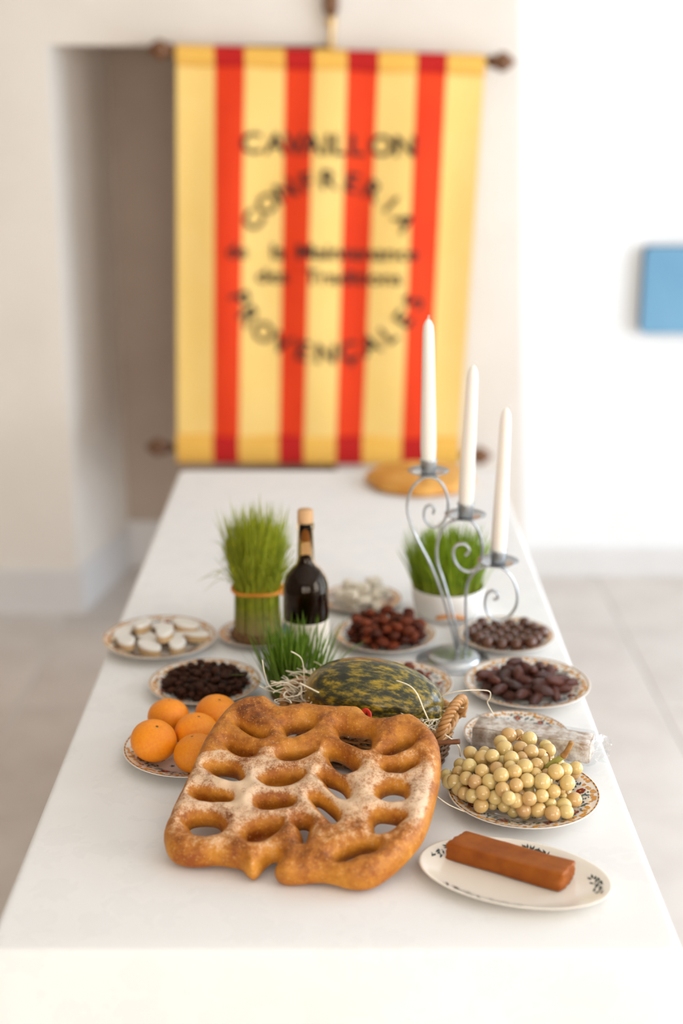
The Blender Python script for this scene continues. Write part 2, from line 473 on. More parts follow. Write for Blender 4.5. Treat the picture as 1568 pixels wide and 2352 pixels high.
# floor: grout bed with tiles laid on it
fl_ = struct(mk('floor', *box(LX, RX, RY, 5.6, -0.10, -0.004), 'grout', smooth=False))
TS = 0.6
tv, tf = bevelled_box(TS - 0.008, TS - 0.008, 0.02, 0.003, 1)
tile_me = mesh_only('tile', tv, tf, 'tile', smooth=False)
xj = 0.895 - 7 * TS
for i in range(11):
    for j in range(10):
        x, y = xj + (i + 0.5) * TS, 0.05 + (j - 1 + 0.5) * TS
        if x - TS / 2 < LX - 0.25 or x + TS / 2 > RX + 0.25: continue
        if y + TS / 2 > 5.4: continue
        inst('floor_tile', tile_me, (x, y, -0.010), parent=fl_)
struct(mk('ceiling', *box(LX, RX, RY, 5.6, ZC, ZC + 0.1), 'ceiling', smooth=False))

# far wall: left piece, lintel, niche, pillar with a slightly leaning corner
NL, NR, NZ = -0.862, -0.02, 1.775
NB = 4.86                                     # back of the niche
def prism(poly, z0, z1, top=None):
    top = top or poly; n = len(poly)
    V = [(x, y, z0) for x, y in poly] + [(x, y, z1) for x, y in top]
    F = [tuple(range(n - 1, -1, -1)), tuple(range(n, 2 * n))] + [(i, (i + 1) % n, n + (i + 1) % n, n + i) for i in range(n)]
    return V, F
wl = [(LX, FY), (NL, FY), (-0.765, NB), (-0.765, 5.4), (LX, 5.4)]
struct(mk('wall_far', *join([
    prism(wl, 0, NZ),
    prism([(LX, FY), (0.52, FY), (0.52, 5.4), (LX, 5.4)], NZ, ZC, [(LX, FY), (0.455, FY), (0.455, 5.4), (LX, 5.4)]),
    prism([(NR, FY), (0.60, FY), (0.60, 5.4), (NR, 5.4)], 0, NZ, [(NR, FY), (0.52, FY), (0.52, 5.4), (NR, 5.4)]),
]), 'wall', smooth=False))
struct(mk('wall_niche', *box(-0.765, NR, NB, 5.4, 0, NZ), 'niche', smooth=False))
WY = 4.74
struct(mk('wall_white', *box(0.45, RX, WY, 5.4, 0, ZC), 'white_wall', smooth=False))
def baseboard(name, a, b, h, t=0.016):
    a, b = Vector((a[0], a[1], 0)), Vector((b[0], b[1], 0))
    d = (b - a).normalized(); nrm = Vector((d.y, -d.x, 0)) * t
    V = []
    for p in (a, b):
        V += [p, p + nrm, p + nrm + Vector((0, 0, h - 0.008)), p + nrm * 0.4 + Vector((0, 0, h)), p + Vector((0, 0, h))]
    F = [(0, 1, 6, 5), (1, 2, 7, 6), (2, 3, 8, 7), (3, 4, 9, 8), (4, 3, 2, 1, 0), (5, 6, 7, 8, 9)]
    return struct(mk(name, V, F, 'baseboard', smooth=False))
baseboard('baseboard_far', (LX, FY), (NL + 0.016, FY), 0.15)
baseboard('baseboard_jamb', (NL, FY), (-0.765, NB), 0.15)
baseboard('baseboard_niche', (-0.765, NB), (NR, NB), 0.165)
baseboard('baseboard_white', (0.60, WY), (RX, WY), 0.105)

# side walls and rear wall, with window openings
struct(mk('wall_left', *box(LX - 0.2, LX, RY, 5.6, 0, ZC), 'stone', smooth=False))
def wall_with_openings(axis, fixed, thick, lo, hi, openings, z0w, z1w):
    parts = []
    def bx(a, b, z0, z1):
        if axis == 'x': parts.append(box(fixed, fixed + thick, a, b, z0, z1))
        else: parts.append(box(a, b, fixed - thick, fixed, z0, z1))
    prev = lo
    for a, b in openings:
        bx(prev, a, 0, ZC); bx(a, b, 0, z0w); bx(a, b, z1w, ZC); prev = b
    bx(prev, hi, 0, ZC)
    return join(parts)
W0, W1 = 0.62, 2.54
struct(mk('wall_right', *join([wall_with_openings('x', RX, 0.2, RY, 1.4, [(-0.65, 1.05)], W0, W1),
                                wall_with_openings('x', RX, 0.2, 1.4, 5.6, [(1.75, 3.65)], 0.06, W1)]), 'white_wall', smooth=False))
struct(mk('wall_rear', *wall_with_openings('y', RY, 0.2, LX, RX, [(-1.7, -0.3), (0.4, 1.8)], W0, W1), 'stone', smooth=False))
def window_frame(name, axis, fixed, a, b, W0=W0):
    w = 0.05
    bars = [(a, a + w, W0, W1), (b - w, b, W0, W1), (a, b, W0, W0 + w), (a, b, W1 - w, W1), ((a + b) / 2 - w / 2, (a + b) / 2 + w / 2, W0, W1), (a, b, 1.85, 1.89)]
    if axis == 'x': p = [box(fixed, fixed + 0.05, q[0], q[1], q[2], q[3]) for q in bars]
    else: p = [box(q[0], q[1], fixed - 0.05, fixed, q[2], q[3]) for q in bars]
    return struct(mk(name, *join(p), 'window_paint', smooth=False))
window_frame('window_1', 'x', RX + 0.02, 1.75, 3.65, 0.06)
window_frame('window_2', 'x', RX + 0.02, -0.65, 1.05)
window_frame('window_3', 'y', RY - 0.02, -1.7, -0.3)
window_frame('window_4', 'y', RY - 0.02, 0.4, 1.8)

# blue panel hung on the white wall
def rounded_rect(w, h, r, seg=5):
    pts = []
    for cx, cy, a0 in ((w / 2 - r, h / 2 - r, 0), (-w / 2 + r, h / 2 - r, PI / 2), (-w / 2 + r, -h / 2 + r, PI), (w / 2 - r, -h / 2 + r, 1.5 * PI)):
        for k in range(seg + 1):
            a = a0 + PI / 2 * k / seg
            pts.append((cx + r * math.cos(a), cy + r * math.sin(a)))
    return pts
pa, pb = PY(1483, 568, WY - 0.05), PY(1483, 766, WY - 0.05)
ph, pw = pa.z - pb.z, 0.42
rr = rounded_rect(pw, ph, 0.018)
pc = Vector((pa.x + pw / 2, WY - 0.05, (pa.z + pb.z) / 2))
n_ = len(rr)
V = [(pc.x + x, WY - 0.052, pc.z + z) for x, z in rr] + [(pc.x + x * 1.0, WY - 0.001, pc.z + z) for x, z in rr]
F = [tuple(range(n_))] + [tuple(range(2 * n_ - 1, n_ - 1, -1))] + [(i, n_ + i, n_ + (i + 1) % n_, (i + 1) % n_) for i in range(n_)]
tag(mk('wall_panel', V, F, ['blue_panel', 'panel_side'], loc=pc, smooth=False, idx=[0, 1] + [1] * n_),
    'plain blue panel with rounded corners hung on the white wall', 'wall panel')

# ================================================================ table and cloth
TX0, TX1, TY0, TY1 = -0.404, 0.388, 1.390, 3.424
tb = empty('banquet_table', ((TX0 + TX1) / 2, (TY0 + TY1) / 2, 0), 'long rectangular wooden table hidden under the white cloth', 'table')
mk('table_top', *box(TX0 + 0.006, TX1 - 0.006, TY0 + 0.006, TY1 - 0.006, TZ - 0.035, TZ - 0.004), 'table_wood', tb, smooth=False)
for x in (TX0 + 0.07, TX1 - 0.07):
    for y in (TY0 + 0.1, TY1 - 0.1):
        mk('leg', *box(x - 0.025, x + 0.025, y - 0.025, y + 0.025, 0.0, TZ - 0.035), 'table_wood', tb, smooth=False)

def cloth():
    # rounded-rectangle rings: from the middle of the top out to the edge, over it and down with soft folds
    cx, cy = (TX0 + TX1) / 2, (TY0 + TY1) / 2
    hw, hd = (TX1 - TX0) / 2, (TY1 - TY0) / 2
    r = 0.012
    pts = []
    def side(a, b, n):
        for k in range(n): t = k / n; pts.append((a[0] + (b[0] - a[0]) * t, a[1] + (b[1] - a[1]) * t))
    corners = [(hw - r, hd - r, 0), (-hw + r, hd - r, PI / 2), (-hw + r, -hd + r, PI), (hw - r, -hd + r, 1.5 * PI)]
    ends = []
    for ox, oy, a0 in corners:
        ends.append([(ox + r * math.cos(a0 + PI / 2 * k / 6), oy + r * math.sin(a0 + PI / 2 * k / 6)) for k in range(7)])
    for i in range(4):
        pts += ends[i]
        a, b = ends[i][-1], ends[(i + 1) % 4][0]
        n = 34 if i % 2 == 0 else 70
        for k in range(1, n): t = k / n; pts.append((a[0] + (b[0] - a[0]) * t, a[1] + (b[1] - a[1]) * t))
    n = len(pts)
    V, F = [], []
    rings = [(0.0, 0.0)]
    def ring(fn):
        V.extend(fn(i, p) for i, p in enumerate(pts))
    for s in (0.25, 0.5, 0.75, 0.9, 0.97):
        ring(lambda i, p: (cx + p[0] * s, cy + p[1] * s, TZ))
    for k in range(5):                                          # rounded edge
        a = PI / 2 * k / 4
        e = 0.008
        ring(lambda i, p: (cx + p[0] * (1 - e * (1 - math.sin(a)) / hw), cy + p[1] * (1 - e * (1 - math.sin(a)) / hd), TZ - e * (1 - math.cos(a))))
    cum = [0]
    for i in range(1, n): cum.append(cum[-1] + math.hypot(pts[i][0] - pts[i - 1][0], pts[i][1] - pts[i - 1][1]))
    for k in range(1, 9):
        d = k / 8
        def f(i, p):
            w = (math.sin(cum[i] * 14) + 0.6 * math.sin(cum[i] * 23 + 1)) * 0.013 * d
            q = Vector((p[0] / hw, p[1] / hd))
            ox = max(-1, min(1, q.x)) if abs(q.x) > 0.985 else 0
            oy = max(-1, min(1, q.y)) if abs(q.y) > 0.993 else 0
            o = 0.004 + 0.022 * d + w
            return (cx + p[0] + ox * o, cy + p[1] + oy * o, TZ - 0.008 - 0.42 * d)
        ring(f)
    R = len(V) // n
    for a in range(R - 1):
        for i in range(n):
            j = (i + 1) % n
            F.append((a * n + i, a * n + j, (a + 1) * n + j, (a + 1) * n + i)[::-1])
    c = len(V); V.append((cx, cy, TZ))
    for i in range(n): F.append((c, i, (i + 1) % n))
    return V, F
tag(mk('tablecloth', *cloth(), 'cloth', loc=((TX0 + TX1) / 2, (TY0 + TY1) / 2, TZ)), 'white damask cloth draped over the long table', 'tablecloth')

# ================================================================ banner
BY = 4.31
top_x = [405, 493, 563, 655, 722, 798, 870, 958, 1027, 1115]
bot_x = [407, 490, 548, 640, 697, 770, 830, 920, 980, 1052]
def fab_y(u, v):                                 # gentle folds of the hanging cloth
    return BY + 0.010 * math.sin(u * 21 + 1.5 * math.sin(v * 3)) * (0.25 + 0.75 * math.sin(PI * min(1, max(0, v)))) - 0.004
def fab_px(u, v):
    """u across 0..1 by stripes, v down 0..1"""
    s = u * 9; i = min(8, int(s)); f = s - i
    xt = top_x[i] + (top_x[i + 1] - top_x[i]) * f
    xb = bot_x[i] + (bot_x[i + 1] - bot_x[i]) * f
    yt = 101 + (xt - 405) * 0.034; yb = 1064 + (xb - 407) * 0.008
    return xt + (xb - xt) * v, yt + (yb - yt) * v
bl, br = PY(338, 113, BY), PY(1182, 143, BY)
ban = empty('processional_banner', (-0.03, BY + 0.03, 0), 'red and yellow striped cloth banner with black lettering, on a staff', 'banner')
def fabric_patch(v0, v1, rows, dy, mats):
    V, F, I = [], [], []
    cols = 9 * 5
    for b in range(rows + 1):
        v = v0 + (v1 - v0) * b / rows
        for a in range(cols + 1):
            x, y = fab_px(a / cols, v)
            V.append(PY(x, y, fab_y(a / cols, v) + dy))
    for b in range(rows):
        for a in range(cols):
            k = b * (cols + 1) + a
            F.append((k, k + cols + 1, k + cols + 2, k + 1))
            I.append(1 if (a // 5) % 2 else 0)
    return V, F, I
V, F, I = fabric_patch(0.045, 0.935, 44, 0.0, None)
mk('striped_cloth', V, F, ['yellow_cloth', 'red_cloth'], ban, idx=I)
def sleeve(v0, v1, r):
    V, F, I = [], [], []
    cols, n = 45, 10
    for a in range(cols + 1):
        x0, y0 = fab_px(a / cols, v0); x1, y1 = fab_px(a / cols, v1)
        p, q = PY(x0, y0, BY), PY(x1, y1, BY)
        c, h = (p + q) / 2, (p.z - q.z) / 2
        for k in range(n):
            t = 2 * PI * k / n
            V.append((c.x, BY + 0.0 + r * math.sin(t) - 0.001, c.z + h * math.cos(t)))
    for a in range(cols):
        for k in range(n):
            F.append((a * n + k, a * n + (k + 1) % n, (a + 1) * n + (k + 1) % n, (a + 1) * n + k))
            I.append(1 if (a // 5) % 2 else 0)
    return V, F, I
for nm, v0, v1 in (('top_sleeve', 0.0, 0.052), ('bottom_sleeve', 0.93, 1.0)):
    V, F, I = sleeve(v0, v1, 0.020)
    mk(nm, V, F, ['yellow_hem_shade', 'red_hem_shade'], ban, idx=I)
def rod(p0, p1, r):
    d = (p1 - p0)
    o = mk('rod', *tube([p0 + d * t for t in (0.02, 0.5, 0.98)], r, 12), 'wood', ban)
    for e, s in ((p0, 1), (p1, -1)):
        u = d.normalized() * s
        prof = [(0.0, 0.004), (0.012, 0.013), (0.022, 0.019), (0.034, 0.024), (0.046, 0.022), (0.054, 0.015), (0.060, 0.014), (0.066, 0.018), (0.074, 0.014)]
        pts = [e + u * (a) for a, _ in prof]
        mk('finial', *tube(pts, [b * 1.25 for _, b in prof], 14), 'brownwood', ban)
rod(bl, br, 0.012)
rod(PY(335, 1027, BY), PY(1128, 1048, BY), 0.012)
# staff behind the cloth, with turned head and a foot on the floor
sx_ = PY(760, 60, BY + 0.045).x
sy_ = BY + 0.045
mk('staff', *lathe([(0, 0.05), (0.014, 0.05), (0.014, 1.0), (0.011, 1.76), (0.0, 1.76)], 16, (sx_, sy_, 0)), 'wood', ban)
mk('brass_collar', *lathe([(0, 1.755), (0.012, 1.755), (0.014, 1.775), (0.009, 1.79), (0.009, 1.815), (0.014, 1.83), (0.016, 1.845), (0.012, 1.855), (0, 1.855)], 16, (sx_, sy_, 0)), 'brass', ban)
mk('staff_head', *lathe([(0, 1.852), (0.012, 1.854), (0.020, 1.866), (0.023, 1.89), (0.020, 1.915), (0.012, 1.93), (0.014, 1.94), (0.024, 1.97), (0.018, 2.01), (0, 2.05)], 16, (sx_, sy_, 0)), 'brownwood', ban)
mk('foot', *lathe([(0, 0.0), (0.14, 0.0), (0.14, 0.02), (0.03, 0.035), (0.025, 0.06), (0, 0.06)], 24, (sx_, sy_ - 0.12, 0)), 'wood', ban)
mk('foot_post', *box(sx_ - 0.012, sx_ + 0.012, sy_ - 0.12, sy_ + 0.012, 0.04, 0.062), 'wood', ban, smooth=False)

glyphs = {}
def glyph(ch):
    """outline of a character or word as a flat mesh, height of a capital = 1, centred"""
    if ch in glyphs: return glyphs[ch]
    cu = bpy.data.curves.new('text', 'FONT'); cu.body = ch; cu.size = 1.0; cu.resolution_u = 3
    cu.offset = 0.016
    o = bpy.data.objects.new('text', cu); scene.collection.objects.link(o)
    dg = bpy.context.evaluated_depsgraph_get(); dg.update()
    me = bpy.data.meshes.new_from_object(o.evaluated_get(dg))
    V = np.array([v.co[:] for v in me.vertices]); F = [tuple(p.vertices) for p in me.polygons]
    bpy.data.objects.remove(o); bpy.data.meshes.remove(me)
    cap = 0.69
    cx = (V[:, 0].min() + V[:, 0].max()) / 2
    V2 = np.stack([(V[:, 0] - cx) / cap, V[:, 1] / cap - 0.5], 1)
    glyphs[ch] = (V2, F)
    return glyphs[ch]
def put_text(name, s, px, py, h, ang=0.0, wid=1.0, width_px=None):
    G, F = glyph(s)
    k = wid
    if width_px: k = width_px / ((G[:, 0].max() - G[:, 0].min()) * h)
    ca, sa = math.cos(ang), math.sin(ang)
    V = []
    for gx, gy in G:
        x, y = gx * h * k, -gy * h
        X, Y = px + x * ca - y * sa, py + x * sa + y * ca
        v = (Y - 101 - (X - 405) * 0.03) / 955.0
        xs = [a + (b - a) * v for a, b in zip(top_x, bot_x)]
        u = float(np.interp(X, xs, [i / 9 for i in range(10)]))
        V.append(PY(X, Y, fab_y(u, v) - 0.005))
    return mk(name, V, F, 'letter', ban, smooth=False)
for ch, x in zip('CAVAILLON', (577, 633, 676, 716, 752, 782, 822, 876, 931)):
    put_text('letter', ch, x, 328 + (x - 577) * 0.022, 48, 0.02, 1.05)
def arc(s, cx, cy, rx, ry, a0, a1, flip):
    for i, ch in enumerate(s):
        a = math.radians(a0 + (a1 - a0) * i / (len(s) - 1))
        x, y = cx + rx * math.cos(a), cy + ry * math.sin(a)
        tx, ty = -rx * math.sin(a), ry * math.cos(a)
        if flip: tx, ty = -tx, -ty
        put_text('letter', ch, x, y, 44, math.atan2(ty, tx), 1.05)
arc('CONFRERIA', 755, 600, 200, 188, 210, 331, False)
arc('PROVENÇALES', 752, 640, 208, 172, 164, 18, True)
for w, x, y, wd in (('de', 545, 576, 46), ('la', 640, 577, 34), ('Maintenance', 822, 580, 280)):
    put_text('word', w, x, y, 34, 0.015, width_px=wd)
for w, x, y, wd in (('des', 626, 633, 74), ('Traditions', 812, 637, 222)):
    put_text('word', w, x, y, 32, 0.015, width_px=wd)

# ================================================================ plates
WELL = 0.0048                                  # height of the well (per 0.1 m radius)
prof_top = [(0.100, 0.0185), (0.097, 0.0180), (0.085, 0.0145), (0.072, 0.0102), (0.064, 0.0068), (0.058, 0.0052), (0.05, WELL), (0.0, WELL)]
prof_bot = [(0.0, 0.0015), (0.048, 0.0015), (0.052, 0.0), (0.056, 0.0), (0.060, 0.0022), (0.072, 0.0070), (0.088, 0.0128), (0.099, 0.0170), (0.1005, 0.0178)]
def zsurf(r):
    q = sorted(prof_top)
    return float(np.interp(r, [a for a, _ in q], [b for _, b in q]))
pv, pf = lathe(prof_bot + prof_top, 64)
plate_me = mesh_only('dish', pv, pf, 'china')
def floral():
    V, F, I = [], [], []
    rg = random.Random(3)
    def poly(pts, mi, lift=0.0004):
        k = len(V)
        for x, y in pts:
            r = math.hypot(x, y)
            if r > 0.0985: x, y, r = x * 0.0985 / r, y * 0.0985 / r, 0.0985
            V.append((x, y, zsurf(r) + lift))
        F.append(tuple(range(k, k + len(pts)))); I.append(mi)
    def blob(r, a, w, h, ph, mi, n=7, irr=0.3, lift=0.0004):
        cx, cy = r * math.cos(a), r * math.sin(a)
        pts = []
        for k in range(n):
            t = 2 * PI * k / n; q = 1 + irr * rg.uniform(-1, 1)
            x, y = w * q * math.cos(t), h * q * math.sin(t)
            pts.append((cx + x * math.cos(ph) - y * math.sin(ph), cy + x * math.sin(ph) + y * math.cos(ph)))
        poly(pts, mi, lift)
    def leaf(r, a, L, ph, mi, lift=0.0006):
        cx, cy = r * math.cos(a), r * math.sin(a)
        pts = [(0, 0), (L * .3, L * .22), (L * .65, L * .2), (L, 0), (L * .65, -L * .2), (L * .3, -L * .22)]
        poly([(cx + x * math.cos(ph) - y * math.sin(ph), cy + x * math.sin(ph) + y * math.cos(ph)) for x, y in pts], mi, lift)
    N = 128                                     # rim line and beads
    for k in range(N):
        a, b = 2 * PI * k / N, 2 * PI * (k + 1) / N
        poly([(0.0985 * math.cos(a), 0.0985 * math.sin(a)), (0.0985 * math.cos(b), 0.0985 * math.sin(b)), (0.0965 * math.cos(b), 0.0965 * math.sin(b)), (0.0965 * math.cos(a), 0.0965 * math.sin(a))], 4 if k % 2 else 0)
    for k in range(92):                         # orange ground of the border
        a = 2 * PI * (k + rg.random() * .5) / 92
        blob(0.0895 + rg.uniform(-.004, .004), a, rg.uniform(.002, .0048), rg.uniform(.002, .004), a, 0, lift=0.0003)
    for k in range(250):                        # leaves
        a = rg.random() * 2 * PI
        leaf(rg.uniform(.064, .086), a, rg.uniform(.004, .008), rg.random() * 2 * PI, 1 if rg.random() < .45 else 2)
    for k in range(9):                          # red blossoms
        a = 2 * PI * (k + 0.3 * rg.random()) / 9
        for t in range(6):
            blob(0.077 + .004 * math.cos(t * PI / 3), a + .05 * math.sin(t * PI / 3), .003, .0026, a, 3, lift=0.0008)
        blob(0.077, a, .0018, .0018, a, 0, lift=0.0010)
    for k in range(11):                         # small stars in the well
        a = 2 * PI * (k + 0.4 * rg.random()) / 11; r = rg.uniform(.030, .055)
        for t in range(5):
            leaf(r, a, .0045, t * 2 * PI / 5 + k, 1, 0.0004)
        for t in range(6):
            blob(r - .011 + .003 * math.cos(t), a + .09 + .06 * math.sin(t * 1.1), .0006, .0006, a, 3, 5, 0, 0.0004)
    return V, F, I
V, F, I = floral()
floral_me = mesh_only('printed_border', V, F, ['print_orange', 'print_blue', 'print_green', 'print_red', 'print_brown'], smooth=False, idx=I)
def plate(center, R, label, rot):
    o = inst('floral_plate', plate_me, (center[0], center[1], TZ + 0.0006), (0, 0, rot), (R * 10,) * 3)
    tag(o, label, 'plate', 'floral china plates on the table')
    inst('printed_border', floral_me, (0, 0, 0), parent=o)
    return TZ + 0.0006 + WELL * R * 10
PL = {  # x, y, radius
    'tangerine': (-0.217, 1.868, 0.0985), 'grape': (0.247, 1.731, 0.1025), 'raisin': (-0.219, 2.100, 0.090),
    'calisson': (-0.3145, 2.285, 0.0975), 'wheat': (-0.146, 2.318, 0.0685), 'dried': (0.0765, 2.305, 0.0885),
    'nougat': (0.036, 2.485, 0.0760), 'choc': (0.286, 2.303, 0.0830), 'date': (0.2965, 2.093, 0.1000),
    'walnut': (0.092, 2.095, 0.0860), 'bar': (0.259, 1.9145, 0.0785)}
lab = {'tangerine': 'floral china plate holding five tangerines', 'grape': 'floral china plate under the bunch of amber grapes',
       'raisin': 'floral china plate heaped with dark raisins', 'calisson': 'floral china plate of white iced sweets',
       'wheat': 'floral china plate under the tied sheaf of sprouted wheat', 'dried': 'floral china plate of red-brown dried fruit',
       'nougat': 'floral china plate of white nougat behind the wine bottle', 'choc': 'floral china plate of moulded chocolates',
       'date': 'floral china plate of glossy dates', 'walnut': 'floral china plate of brown nuts between melon and candle holder',
       'bar': 'floral china plate partly covered by the wrapped nougat bar'}
ZW = {k: plate(PL[k], PL[k][2], lab[k], 0.7 * i) for i, k in enumerate(PL)}

# ---- fruit on the plates
def pile(n, cx, cy, rad, r, z0, squash=1.0, tries=26, seed=1, ex=1.0):
    """drop n balls of radius r into a disc: the lowest of some tries each time"""
    g = random.Random(seed); out = []
    for _ in range(n):
        best = None
        for _ in range(tries):
            a, q = g.random() * 2 * PI, math.sqrt(g.random())
            x, y = cx + rad * q * math.cos(a) * ex, cy + rad * q * math.sin(a)
            z = z0 + r * squash
            for (u, v, w) in out:
                d2 = (x - u) ** 2 + (y - v) ** 2
                if d2 < 4 * r * r: z = max(z, w + squash * math.sqrt(4 * r * r - d2))
            if best is None or z < best[2]: best = (x, y, z)
        out.append(best)
    return out

# tangerines
def tangerine_mesh():
    V, F = [], []
    prof = []
    m = 20
    for k in range(m + 1):
        t = -PI / 2 + PI * k / m
        r, z = math.cos(t), 0.86 * math.sin(t)
        dent = 0.10 * math.exp(-(r / 0.16) ** 2)
        z -= math.copysign(dent * (1.0 if z > 0 else 0.5), z)
        prof.append((r if 0 < k < m else 0, z))
    V, F = lathe(prof, 32)
    V = [(x * (1 + .012 * math.cos(9 * math.atan2(y, x)) * max(0, z)), y * (1 + .012 * math.cos(9 * math.atan2(y, x)) * max(0, z)), z) for x, y, z in V]
    return V, F
tv_, tf_ = tangerine_mesh()
tang_me = mesh_only('tangerine', tv_, tf_, 'tangerine')
sv, sf = lathe([(0, 0.03), (0.03, 0.035), (0.07, 0.018), (0.05, 0.0), (0, 0.0)], 7)
cal_me = mesh_only('calyx', sv, sf, 'calyx')
for i, (x, y, r, rx, ry, w) in enumerate((
        (353, 1701, 0.0332, 0.2, 0.25, 'tangerine standing at the outer rim of its plate'),
        (450, 1730, 0.0318, -0.25, 0.1, 'tangerine beside the front crust of the bread'),
        (452, 1682, 0.0322, 0.1, -0.1, 'pale tangerine in the middle of the five'),
        (387, 1646, 0.0312, 0.15, -0.2, 'tangerine at the back of the plate beside the raisins'),
        (498, 1640, 0.0325, -0.1, 0.2, 'tangerine half hidden behind the bread corner'))):
    zc = ZW['tangerine'] + r * 0.88 + (0.006 if i == 0 else 0.004)
    p = P(x, y, zc)
    o = inst('tangerine', tang_me, p, (rx, ry, i * 1.3), (r,) * 3)
    tag(o, 'ripe orange ' + w, 'tangerine', 'tangerines on the plate')
    inst('calyx', cal_me, (0, 0, 0.76), parent=o)

# raisins, dried fruit, nuts, dates
def lumps(name, me_list, n, key, rad, r, stretch, label, cat, group, seed, squash=0.8, ex=1.0, dx=0, dy=0, scatter=0.0):
    g = random.Random(seed)
    cx, cy, R = PL[key]
    for (x, y, z) in pile(n, cx + dx, cy + dy, rad, r, ZW[key] + 0.0012, squash, seed=seed, ex=ex):
        s = r * g.uniform(0.85, 1.12)
        o = inst(name, g.choice(me_list), (x, y, z), (g.uniform(-.35, .35), g.uniform(-.35, .35), g.random() * 6.3), (s, s, s))
        tag(o, label, cat, group)
def lump_meshes(nm, m, stretch, sq, wob, k=3, n=10, q=7):
    return [mesh_only(nm, *ball(n, q, stretch, 1.0, sq, wob, s), m) for s in range(k)]
rais = lump_meshes('raisin', 'raisin', 1.35, 0.8, 0.16)
lumps('raisin', rais, 170, 'raisin', 0.058, 0.0058, 1.35, 'small dark brown wrinkled raisin heaped on the plate', 'raisin', 'raisins on the plate', 5, ex=1.12)
juj = lump_meshes('dried_fruit', 'jujube', 1.25, 0.8, 0.12)
lumps('dried_fruit', juj, 78, 'dried', 0.056, 0.0092, 1.25, 'small red-brown dried fruit piled on the plate beside the bottle', 'dried fruit', 'red-brown dried fruit on the plate', 8, ex=1.1)
wal = lump_meshes('nut', 'jujube', 1.15, 0.85, 0.15)
lumps('nut', wal, 24, 'walnut', 0.046, 0.0098, 1.15, 'brown nut on the plate between melon and candle holder', 'nut', 'nuts on the plate', 11)
dat = []
for s in range(3):
    V, F = ball(14, 10, 1.75, 0.92, 0.85, 0.04, s)
    dat.append(mesh_only('date', V, F, 'date'))
lumps('date', dat, 42, 'date', 0.058, 0.0098, 1.75, 'glossy dark brown date in the heap on the plate', 'date', 'dates on the plate', 13, ex=1.1, dx=-0.006)
o = inst('date', dat[0], P(1310, 1567, ZW['date'] + 0.0165), (0.1, -0.12, 0.4), (0.0075,) * 3)
tag(o, 'single small dried date lying apart on the plate rim', 'date', 'dates on the plate')

# chocolates: domed moulded pieces
V, F = lathe([(0, 0), (1.0, 0), (1.02, 0.12), (0.93, 0.75), (0.80, 1.15), (0.55, 1.42), (0.2, 1.5), (0, 1.5)], 18)
V = [(x * (1 + .035 * math.cos(6 * math.atan2(y, x))), y * (1 + .035 * math.cos(6 * math.atan2(y, x))), z) for x, y, z in V]
choc_me = mesh_only('chocolate', V, F, 'choc')
cx, cy, R = PL['choc']
rc = 0.0112
spots = []
for j in range(-2, 3):
    ny = (4, 5, 6, 5, 4)[j + 2]
    for i in range(ny):
        q = (i - (ny - 1) / 2) * 0.0250
        spots.append((cx + q, cy + j * 0.0222, ZW['choc'] + 0.001 + max(0, math.hypot(q, j * 0.0222) - 0.040) * 0.32))
for x, y, z in spots:
    tag(inst('chocolate', choc_me, (x, y, z), (0, 0, random.random() * 6), (rc, rc, rc)), 'domed moulded milk chocolate on the plate', 'chocolate', 'chocolates on the plate')

# calissons: pointed ovals, tan below, iced on top
def calisson():
    N = 20
    out = []
    for k in range(N):
        t = 2 * PI * k / N
        out.append((math.copysign(abs(math.cos(t)) ** 1.25, math.cos(t)) * 1.0, math.sin(t) * 0.58))
    def slab(z0, z1, s):
        V = [(x * s, y * s, z0) for x, y in out] + [(x * s, y * s, z1) for x, y in out] + [(x * s * .86, y * s * .84, z1 + .06) for x, y in out]
        F = [tuple(range(N - 1, -1, -1)), tuple(range(2 * N, 3 * N))]
        for r in range(2):
            F += [(r * N + i, r * N + (i + 1) % N, (r + 1) * N + (i + 1) % N, (r + 1) * N + i) for i in range(N)]
        return V, F
    return slab(0, 0.42, 1.0), slab(0.44, 0.62, 1.03)
cb, ci = calisson()
cbm, cim = mesh_only('marzipan_base', *cb, 'marzipan', smooth=False), mesh_only('icing', *ci, 'icing', smooth=False)
cx, cy, R = PL['calisson']
g = random.Random(21)
cal_spots = [(-.052, -.03), (-.012, -.046), (.034, -.034), (-.062, .008), (-.02, -.008), (.024, .004), (.062, .0), (-.04, .042), (.004, .036), (.046, .036)]
for i, (dx, dy) in enumerate(cal_spots + [(-.03, .014), (.012, -.02), (.044, .016)]):
    up = 0.0 if i < 10 else 0.0165
    o = inst('calisson', cbm, (cx + dx, cy + dy, ZW['calisson'] + 0.002 + up + (0.0035 if i in (0, 3, 6, 7, 9) else 0)), (g.uniform(-.08, .08), g.uniform(-.08, .08), g.random() * 3.1), (0.0245,) * 3)
    tag(o, 'white iced pointed oval sweet with a tan base', 'sweet', 'iced sweets on the plate')
    inst('icing', cim, (0, 0, 0), parent=o)

# white nougat pieces behind the bottle
V, F = bevelled_box(1.5, 1.0, 0.9, 0.14, 2)
r0 = random.Random(4)
V = [(x + r0.uniform(-.05, .05), y + r0.uniform(-.05, .05), z + r0.uniform(-.05, .05)) for x, y, z in V]
nou_me = mesh_only('nougat_piece', V, F, 'nougat')
for (x, y, z) in pile(17, PL['nougat'][0], PL['nougat'][1], 0.045, 0.0135, ZW['nougat'] + 0.001, 0.72, seed=3):
    tag(inst('nougat_piece', nou_me, (x, y, z), (r0.uniform(-.2, .2), r0.uniform(-.2, .2), r0.random() * 3), (0.0165,) * 3), 'rough cream-white piece of nougat on the plate', 'nougat', 'white nougat pieces on the plate')

